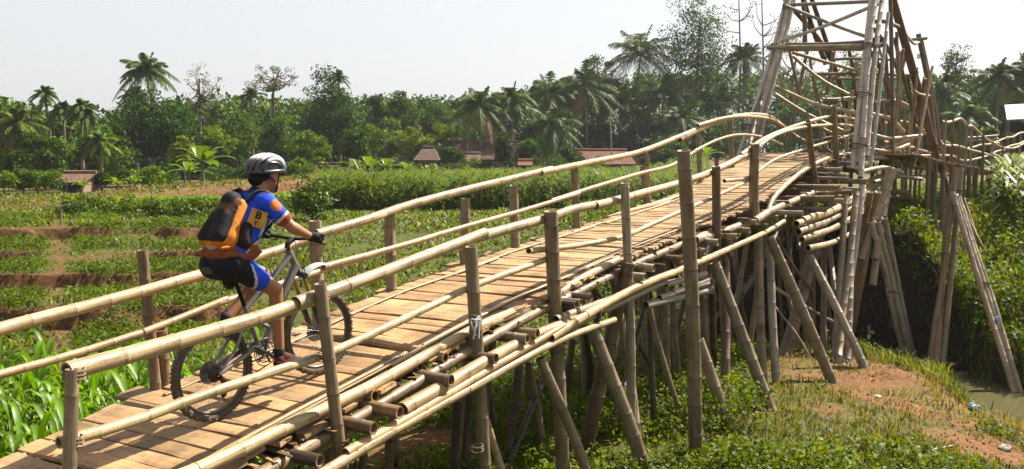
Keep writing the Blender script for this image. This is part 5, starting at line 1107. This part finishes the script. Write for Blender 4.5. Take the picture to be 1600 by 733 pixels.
def blob(name, mb, vox, mat, parent, colf, smooth=4):
    """Fuse overlapping closed shapes into one continuous skin and colour it."""
    o = mb.build(name, M[mat], None, True, local=True); m = o.modifiers.new('r', 'REMESH'); m.mode = 'VOXEL'; m.voxel_size = vox; m.use_smooth_shade = True
    s = o.modifiers.new('s', 'SMOOTH'); s.iterations = smooth; s.factor = .5
    dg = bpy.context.evaluated_depsgraph_get(); me = bpy.data.meshes.new_from_object(o.evaluated_get(dg)); old = o.data; o.modifiers.clear(); o.data = me; bpy.data.meshes.remove(old)
    n = len(me.vertices); V = np.empty(n * 3, np.float32); me.vertices.foreach_get('co', V); V = V.reshape(-1, 3).astype(float)
    for a in list(me.attributes):
        if a.name in ('COL', 'TC', 'ND'): me.attributes.remove(a)
    c = colf(V) if callable(colf) else np.tile(np.array(colf, float), (n, 1)); setattrs(me, c); me.materials.clear(); me.materials.append(M[mat])
    me.polygons.foreach_set('use_smooth', np.ones(len(me.polygons), bool)); o.parent = parent; return o
rider = kthing('person', 'person in a blue jersey, blue shorts and gloves riding a bike over the bridge', 'person')
SK = np.array([.38, .165, .08])
HIPS = {-1: (.215, -.095, 1.06), 1: (.215, .095, 1.06)}; KNEE = {-1: (.515, -.135, .805), 1: (.64, .13, .87)}; ANK = {-1: (.478, -.135, .335), 1: (.268, .135, .625)}
SHO = {-1: (.495, -.185, 1.435), 1: (.505, .185, 1.435)}; ELB = {-1: (.600, -.290, 1.25), 1: (.63, .29, 1.255)}; WRI = {-1: (.765, -.292, 1.148), 1: (.765, .292, 1.148)}
def lerp(a, b, t): return tuple(np.asarray(a) + (np.asarray(b) - np.asarray(a)) * t)
b = MB()
for s in (-1, 1):
    capsule(b, HIPS[s], KNEE[s], .088, .056); capsule(b, lerp(HIPS[s], KNEE[s], .3), lerp(HIPS[s], KNEE[s], .75), .08, .062)
    capsule(b, KNEE[s], ANK[s], .052, .036); c = np.array(lerp(KNEE[s], ANK[s], .30)) + np.array([-.022 if s < 0 else -.01, 0, .0 if s < 0 else .018]); capsule(b, c, lerp(KNEE[s], ANK[s], .62), .050, .036)
    capsule(b, ANK[s], np.array(ANK[s]) + ([.06, 0, -.07] if s < 0 else [.05, 0, -.06]), .036, .032)
    capsule(b, SHO[s], ELB[s], .052, .040); capsule(b, ELB[s], WRI[s], .042, .027); capsule(b, lerp(ELB[s], WRI[s], .15), lerp(ELB[s], WRI[s], .45), .043, .036); capsule(b, WRI[s], np.array(WRI[s]) + [.05, 0, -.01], .026, .026)
    capsule(b, (.23, s * .06, 1.08), (.39, s * .07, 1.275), .10, .105); capsule(b, (.39, s * .07, 1.275), (.49, s * .085, 1.385), .105, .095); capsule(b, (.52, s * .06, 1.43), SHO[s], .075, .062)
capsule(b, (.52, 0, 1.42), (.635, 0, 1.56), .062, .055)
ellip(b, (0.6700, 0, 1.6180), (.102, .077, .105), SK, 20, 14); capsule(b, (0.7000, 0, 1.5630), (0.7300, 0, 1.5180), .062, .046); ellip(b, (0.7730, 0, 1.5980), (.020, .014, .026), SK); capsule(b, (0.7570, 0, 1.6180), (0.7770, 0, 1.5930), .012, .014); ellip(b, (0.7570, 0, 1.5510), (.016, .026, .013), SK)
for s in (-1, 1): ellip(b, (0.6670, s * .078, 1.5980), (.020, .011, .034), SK); ellip(b, (0.7430, s * .034, 1.6250), (.018, .022, .012), SK)
def skin_col(V):
    c = np.tile(SK, (len(V), 1)); hd = V[:, 2] > 1.49
    lips = hd & (V[:, 0] > .76) & (np.abs(V[:, 2] - 1.551) < .009) & (np.abs(V[:, 1]) < .026); c[lips] = (.30, .11, .08)
    return c
body = blob('body', b, .0085, 'skin', rider, skin_col, 5)
q = MB()
for s in (-1, 1): ellip(q, (0.7570, s * .033, 1.6200), (.009, .014, .008), (.75, .72, .68)); ellip(q, (0.7640, s * .033, 1.6200), (.0045, .006, .006), (.05, .03, .02))
kp('eye', q, 'skin', body)
q = MB(); ellip(q, (0.6500, 0, 1.6330), (.104, .084, .092), (.02, .015, .012), 18, 12); capsule(q, (0.6000, 0, 1.5530), (0.5700, 0, 1.5930), .045, .05); blob('hair', q, .008, 'cloth', rider, (.018, .014, .012), 3)
BLUE = np.array([.016, .085, .80])
b = MB()
for s in (-1, 1):
    capsule(b, (.25, s * .06, 1.11), (.39, s * .07, 1.275), .118, .122); capsule(b, (.39, s * .07, 1.275), (.49, s * .085, 1.385), .122, .108); capsule(b, (.52, s * .06, 1.43), SHO[s], .088, .076); capsule(b, SHO[s], lerp(SHO[s], ELB[s], .62), .070, .064)
capsule(b, (.52, 0, 1.43), (.57, 0, 1.485), .078, .066)
def jersey_col(V):
    c = np.tile(BLUE, (len(V), 1))
    for s in (-1, 1):
        S, E_ = np.array(SHO[s]), np.array(ELB[s]); d = (E_ - S); L = np.linalg.norm(d); d /= L; t = (V - S) @ d / L; arm = (t > .0) & (V[:, 1] * s > .165)
        c[arm & (t > .62)] = (.30, .06, .03); c[arm & (t > .54) & (t < .62)] = (.62, .60, .58); c[arm & (t > .50) & (t < .54)] = (.02, .02, .03)
        p = V - (S + d * L * .22 + np.array([-.01, .06 * s, .03])); c[(np.linalg.norm(p * [1, .6, 1], axis=1) < .042)] = (.62, .17, .035)
    side = (np.abs(V[:, 1]) > .135) & (V[:, 2] < 1.33) & (V[:, 0] > .33); c[side & (np.abs(V[:, 0] - .40 - (V[:, 2] - 1.2) * .5) < .022)] = (.60, .60, .62)
    c[(V[:, 2] > 1.505)] = (.015, .02, .1); return c
jersey = blob('jersey', b, .0085, 'cloth', rider, jersey_col, 5)
b = MB()
for s in (-1, 1):
    capsule(b, HIPS[s], lerp(HIPS[s], KNEE[s], .62), .105, .077); capsule(b, (.20, s * .05, 1.05), (.27, s * .06, 1.15), .115, .11); capsule(b, (.17, s * .06, 1.05), (.2, s * .06, 1.09), .10, .10)
def shorts_col(V):
    c = np.tile(BLUE * .9, (len(V), 1)); H_, K_ = np.array(HIPS[-1]), np.array(KNEE[-1]); d = (K_ - H_) / np.linalg.norm(K_ - H_); t = (V - H_) @ d
    back = (V[:, 0] + V[:, 2] * -.55) < -.275 ; back = ((V - H_)[:, 0] * .8 - (V - H_)[:, 2] * .1) < .075 + .25 * np.clip(1.0 - V[:, 2], -.1, .3); c[back] = (.012, .012, .022)
    e = np.abs(((V - H_)[:, 0] * .8 - (V - H_)[:, 2] * .1) - (.075 + .25 * np.clip(1.0 - V[:, 2], -.1, .3))); c[(e < .007) & (V[:, 2] < 1.05)] = (.6, .6, .62); c[np.abs(V[:, 1]) < .05] = (.012, .012, .022); return c
blob('shorts', b, .0085, 'cloth', rider, shorts_col, 4)
for s in (-1, 1):                                       # gloves close around the grips
    b = MB(); P_ = np.array([.818, s * .285, 1.128]); capsule(b, np.array(WRI[s]) + [-.005, 0, 0], np.array(WRI[s]) + [.02, 0, 0], .034, .036); capsule(b, np.array(WRI[s]) + [.02, -.015, 0], P_ + [-.005, -.022, .022], .030, .026); capsule(b, np.array(WRI[s]) + [.02, .015, 0], P_ + [-.005, .022, .022], .030, .026)
    for i, (dy, L) in enumerate(((.034, .9), (.012, 1.0), (-.011, .97), (-.033, .82))):
        y = dy * s * -1; k0 = P_ + [.002, y, .030]; k1 = P_ + [.040 * L, y, .018]; k2 = P_ + [.042 * L, y, -.012]; k3 = P_ + [.012, y, -.030]
        capsule(b, k0, k1, .0125, .0115); capsule(b, k1, k2, .0115, .0105); capsule(b, k2, k3, .0105, .0095)
    capsule(b, np.array(WRI[s]) + [.03, -s * .026, -.008], P_ + [-.012, -s * .058, -.004], .016, .013); capsule(b, P_ + [-.012, -s * .058, -.004], P_ + [.020, -s * .062, -.020], .0125, .0105)
    blob('glove', b, .0045, 'cloth', rider, (.016, .016, .018), 2)
for s in (-1, 1):
    b = MB(); A_ = np.array(ANK[s])
    if s < 0: heel, toe = np.array([.440, -.150, .270]), np.array([.635, -.155, .248])
    else: heel, toe = np.array([.200, .150, .555]), np.array([.400, .155, .525])
    m = (heel + toe) / 2; capsule(b, heel + [0, 0, .012], m + [0, 0, .012], .036, .040, (1, .9)); capsule(b, m + [0, 0, .010], toe, .041, .030, (1.05, .75)); capsule(b, heel + [.022, 0, .03], A_ + [0, 0, -.02], .038, .040); capsule(b, heel + [.06, 0, .045], toe + [-.05, 0, .022], .036, .028)
    so2 = heel[2] - .022
    def shoe_col(V, h=heel, t=toe):
        c = np.tile(np.array([.10, .022, .018]), (len(V), 1)); line = h[2] + (t[2] - h[2]) * (V[:, 0] - h[0]) / (t[0] - h[0]); c[V[:, 2] < line - .012] = (.03, .03, .03); c[(V[:, 0] > t[0] - .09)] = (.04, .035, .035); c[V[:, 2] < line - .026] = (.20, .2, .19); return c
    blob('shoe', b, .006, 'cloth', rider, shoe_col, 3)
    b = MB(); capsule(b, A_ + [-.0, 0, -.015], A_ + np.array([.0, 0, .03]) * (1 if s < 0 else .8), .041, .041); blob('sock', b, .006, 'cloth', rider, (.03, .03, .035), 2)
# number patch on the jersey's back, right of the pack: yellow with dark letters
def patch_basis():
    n_ = np.array([-.62, -.78, .12]); n_ /= np.linalg.norm(n_); up = np.array([.42, -.20, .88]); up -= n_ * (up @ n_); up /= np.linalg.norm(up); return n_, up, np.cross(up, n_)
pn, pu, pr = patch_basis(); PCc = np.array([.375, -.208, 1.352]); q = MB()
q.add([PCc + pr * a * .056 + pu * c_ * .060 + pn * d_ for d_ in (0, -.012) for a, c_ in ((-1, -1), (1, -1), (1, 1), (-1, 1))], [(0, 1, 2, 3), (7, 6, 5, 4), (0, 4, 5, 1), (1, 5, 6, 2), (2, 6, 7, 3), (3, 7, 4, 0)], (.66, .33, .05)); pa = kp('patch', q, 'cloth', jersey, False)
def text(body_, size, c, parent, col, nrm, up):
    cu = bpy.data.curves.new('t', 'FONT'); cu.body = body_; cu.size = size; cu.align_x = 'CENTER'; cu.align_y = 'CENTER'; cu.extrude = .0008; cu.offset = size * .018
    o = bpy.data.objects.new('lettering', cu); C.objects.link(o); dg = bpy.context.evaluated_depsgraph_get(); me = bpy.data.meshes.new_from_object(o.evaluated_get(dg)); bpy.data.objects.remove(o); bpy.data.curves.remove(cu)
    o = bpy.data.objects.new('lettering', me); C.objects.link(o); setattrs(me, np.tile(np.array(col, float), (len(me.vertices), 1))); me.materials.clear(); me.materials.append(M['cloth'])
    rt = np.cross(up, nrm); o.matrix_local = Matrix(((rt[0], up[0], nrm[0], c[0]), (rt[1], up[1], nrm[1], c[1]), (rt[2], up[2], nrm[2], c[2]), (0, 0, 0, 1))); o.parent = parent; return o
text('B', .075, PCc + pu * .022 + pn * .003, pa, (.01, .012, .06), pn, pu); text('Y', .045, PCc - pu * .036 + pn * .003, pa, (.01, .012, .06), pn, pu)

helmet = kthing('bicycle_helmet', 'white and black vented bicycle helmet on the rider, blue at its front', 'helmet')
hc = np.array([.675, 0, 1.641]); b = MB(); ellip(b, hc, (.148, .100, .088), (0, 0, 0), 22, 14)
hm = MB(); u = np.linspace(0, 2 * PI, 32, endpoint=False); w = np.linspace(-.10, PI / 2, 10)
V = np.array([[math.cos(x) * math.cos(a), math.cos(x) * math.sin(a), math.sin(x)] for x in w for a in u]) * [.140, .097, .094] + hc; n = 32
Fs = [(i * n + j, i * n + (j + 1) % n, (i + 1) * n + (j + 1) % n, (i + 1) * n + j) for i in range(9) for j in range(n)]
Vi = (V - hc) * .86 + hc; hm.add(np.vstack([V, Vi]), Fs + [tuple(x + 320 for x in f)[::-1] for f in Fs] + [(j, 320 + j, 320 + (j + 1) % n, (j + 1) % n) for j in range(n)], (.025, .025, .028)); sh = kp('liner', hm, 'plastic', helmet)
for i, yy in enumerate((-.088, -.054, -.018, .018, .054, .088)):
    t = np.linspace(-.15 if abs(yy) < .08 else .02, PI * 1.0 if abs(yy) < .08 else PI * .96, 16); k = math.sqrt(max(0, 1 - (yy / .112) ** 2)); P_ = np.stack([hc[0] + np.cos(t) * .149 * k, yy * (1 + .12 * np.sin(t)), hc[2] + .004 + np.sin(t) * .104 * k ** .7], 1)
    f = t / PI; cc = np.where((f > .70)[:, None], np.array([.05, .05, .055]), np.array([.70, .71, .73])); cc[f < .12] = (.10, .28, .55); rr = .0155 * (1 - .25 * np.abs(f - .5)); q = MB(); sweep(q, P_, rr, cc, 8); kp('shell_rib', q, 'plastic', helmet)
q = MB(); a = np.linspace(0, 2 * PI, 33); sweep(q, np.stack([hc[0] + np.cos(a) * .146, np.sin(a) * .102, hc[2] - .008 - .012 * np.cos(a)], 1), .013, (.06, .06, .065), 8, closed_ends=False); kp('rim_band', q, 'plastic', helmet)
q = MB()
for s in (-1, 1): tube(q, [(0.7250, s * .092, 1.6280), (0.7030, s * .086, 1.5530), (0.7250, s * .03, 1.4780)], .006, BLK, 6); tube(q, [(0.6050, s * .088, 1.6280), (0.6800, s * .086, 1.5530)], .006, BLK, 6)
tube(q, [(0.7250, -.03, 1.4780), (0.7300, 0, 1.4710), (0.7250, .03, 1.4780)], .006, BLK, 6); kp('chin_strap', q, 'cloth', helmet)

pack = kthing('backpack', 'black and orange backpack worn by the rider, brown orange pouch below it', 'backpack')
ax = np.array([.40, 0, .92]); ax /= np.linalg.norm(ax); bk_ = np.array([-.92, 0, .40]); O = np.array([.305, 0, 1.325]); sd_ = np.array([0, 1.0, 0])
def pk(l, s, d): return O + ax * l + sd_ * s + bk_ * d
ORG = np.array([.76, .25, .025]); b = MB()
for s in (-.085, .085): capsule(b, pk(-.12, s * .9, .05), pk(.12, s * .65, .0), .088, .064); capsule(b, pk(-.12, s * .75, .095), pk(.02, s * .6, .06), .078, .062)
capsule(b, pk(-.13, 0, .06), pk(.15, 0, .02), .10, .075)
def pack_col(V):
    P_ = V - O; l = P_ @ ax; s = P_[:, 1]; d = P_ @ bk_; c = np.tile(np.array([.020, .017, .018]), (len(V), 1))
    edge = (np.abs(s) > .088) & (d > .0 + .05 * np.clip(-l * 5, -1, 1)) & (d < .075 + .06 * np.clip(-l * 5, -1, 1)); c[edge] = ORG
    c[(l < -.155) & (d < .16)] = ORG * [.9, .85, .8]; c[(l < -.185) & (np.abs(s) < .10)] = (.5, .48, .45); c[(np.abs(l - .10) < .022) & (d > .06) & (np.abs(s) < .12)] = (.16, .065, .03); c[(np.abs(s) > .07) & (l > .12) & (l < .2) & (d > .02)] = (.17, .07, .03); return c
mb_ = blob('main_bag', b, .009, 'cloth', pack, pack_col, 4)
b = MB(); capsule(b, pk(-.02, -.155, -.02), pk(-.12, -.16, -.02), .045, .055); blob('mesh_pocket', b, .008, 'cloth', pack, (.022, .016, .015), 3)
b = MB(); capsule(b, (.17, -.08, 1.135), (.34, -.12, 1.145), .062, .068); capsule(b, (.17, .08, 1.135), (.34, .12, 1.145), .062, .068); capsule(b, (.165, -.08, 1.135), (.165, .08, 1.135), .062, .062); capsule(b, (.24, -.13, 1.10), (.36, -.12, 1.12), .06, .06)
for i in range(34): v = np.array([R.uniform(.13, .38), R.choice([-1, 1]) * R.uniform(.04, .17), R.uniform(1.08, 1.20)]); ellip(b, v, (R.uniform(.03, .06), R.uniform(.02, .05), R.uniform(.012, .022)), (0, 0, 0), 8, 6)
blob('waist_pouch', b, .009, 'cloth', pack, lambda V: np.where((V[:, 2] > 1.185)[:, None], ORG * .8, np.array([.26, .075, .022])) * (1 + .25 * (vnoise(V[:, 0] * 28, V[:, 2] * 28 + V[:, 1] * 19) - .5))[:, None], 2)
q = MB()
for s in (-1, 1): tube(q, [pk(.16, s * .09, -.02), (.49, s * .115, 1.525), (.60, s * .13, 1.46), (.60, s * .145, 1.33), (.42, s * .165, 1.22), (.30, s * .16, 1.17)], .019, BLK, 8, .45, 8)
kp('strap', q, 'cloth', pack)
q = MB(); tube(q, [pk(.20, -.05, -.03), pk(.25, 0, -.02), pk(.20, .05, -.03)], .010, BLK, 8); kp('carry_loop', q, 'cloth', pack)

# ------------------------------------------------------------------ camera, light, air
cam = bpy.data.cameras.new('camera'); cam.sensor_width = 36; cam.lens = 36 * F / 1600; cam.clip_start = .05; cam.clip_end = 5000
co = bpy.data.objects.new('camera', cam); C.objects.link(co); co.rotation_euler = (PI / 2 - PITCH, 0, 0); bpy.context.scene.camera = co
EL, SX, SY = math.radians(48), .80, .60                 # the sun stands ahead and to the right
sun = bpy.data.lights.new('sun', 'SUN'); sun.energy = 5.0; sun.angle = math.radians(.53); sun.color = (1, .91, .77)
so_ = bpy.data.objects.new('sun', sun); C.objects.link(so_)
sd = Vector((math.cos(EL) * SX, math.cos(EL) * SY, math.sin(EL))); so_.rotation_euler = sd.to_track_quat('Z', 'Y').to_euler()
wd = bpy.data.worlds.new('World'); bpy.context.scene.world = wd; wd.use_nodes = True; nt = wd.node_tree; nt.nodes.clear()
sky = nt.nodes.new('ShaderNodeTexSky'); sky.sky_type = 'NISHITA'; sky.sun_disc = False; sky.sun_elevation = EL; sky.sun_rotation = math.atan2(SX, SY); sky.dust_density = 3; sky.air_density = 1.0; sky.ozone_density = 1.0; sky.altitude = 0
hs = nt.nodes.new('ShaderNodeHueSaturation'); hs.inputs['Saturation'].default_value = .42
bg = nt.nodes.new('ShaderNodeBackground'); bg.inputs[1].default_value = .054; ow = nt.nodes.new('ShaderNodeOutputWorld')
mx = nt.nodes.new('ShaderNodeMix'); mx.data_type = 'RGBA'; mx.inputs[0].default_value = .62; mx.inputs[7].default_value = (5.0, 5.05, 5.15, 1)
nt.links.new(sky.outputs[0], hs.inputs['Color']); nt.links.new(hs.outputs[0], mx.inputs[6]); nt.links.new(mx.outputs[2], bg.inputs[0]); nt.links.new(bg.outputs[0], ow.inputs[0])
vs = bpy.context.scene.view_settings; vs.view_transform = 'Standard'; vs.look = 'None'; vs.exposure = 1.72; vs.gamma = 1.0
cy = bpy.context.scene.cycles; cy.use_denoising = True; cy.max_bounces = 6; cy.transparent_max_bounces = 8; cy.volume_bounces = 0; cy.diffuse_bounces = 2; cy.glossy_bounces = 2; cy.transmission_bounces = 2

hz = MB(); box(hz, (0, 195, 11), (330, 0, 0), (0, 215, 0), (0, 0, 24), (1, 1, 1)); ho = tag(hz.build('haze', M['bark'], smooth=False), kind='stuff')
hm_ = bpy.data.materials.new('haze'); hm_.use_nodes = True; ht = hm_.node_tree; ht.nodes.clear(); hv = ht.nodes.new('ShaderNodeVolumePrincipled'); hv.inputs['Color'].default_value = (.86, .92, 1.0, 1); hv.inputs['Density'].default_value = .0002; hv.inputs['Anisotropy'].default_value = .3
hoo = ht.nodes.new('ShaderNodeOutputMaterial'); ht.links.new(hv.outputs[0], hoo.inputs['Volume']); ho.data.materials.clear(); ho.data.materials.append(hm_)
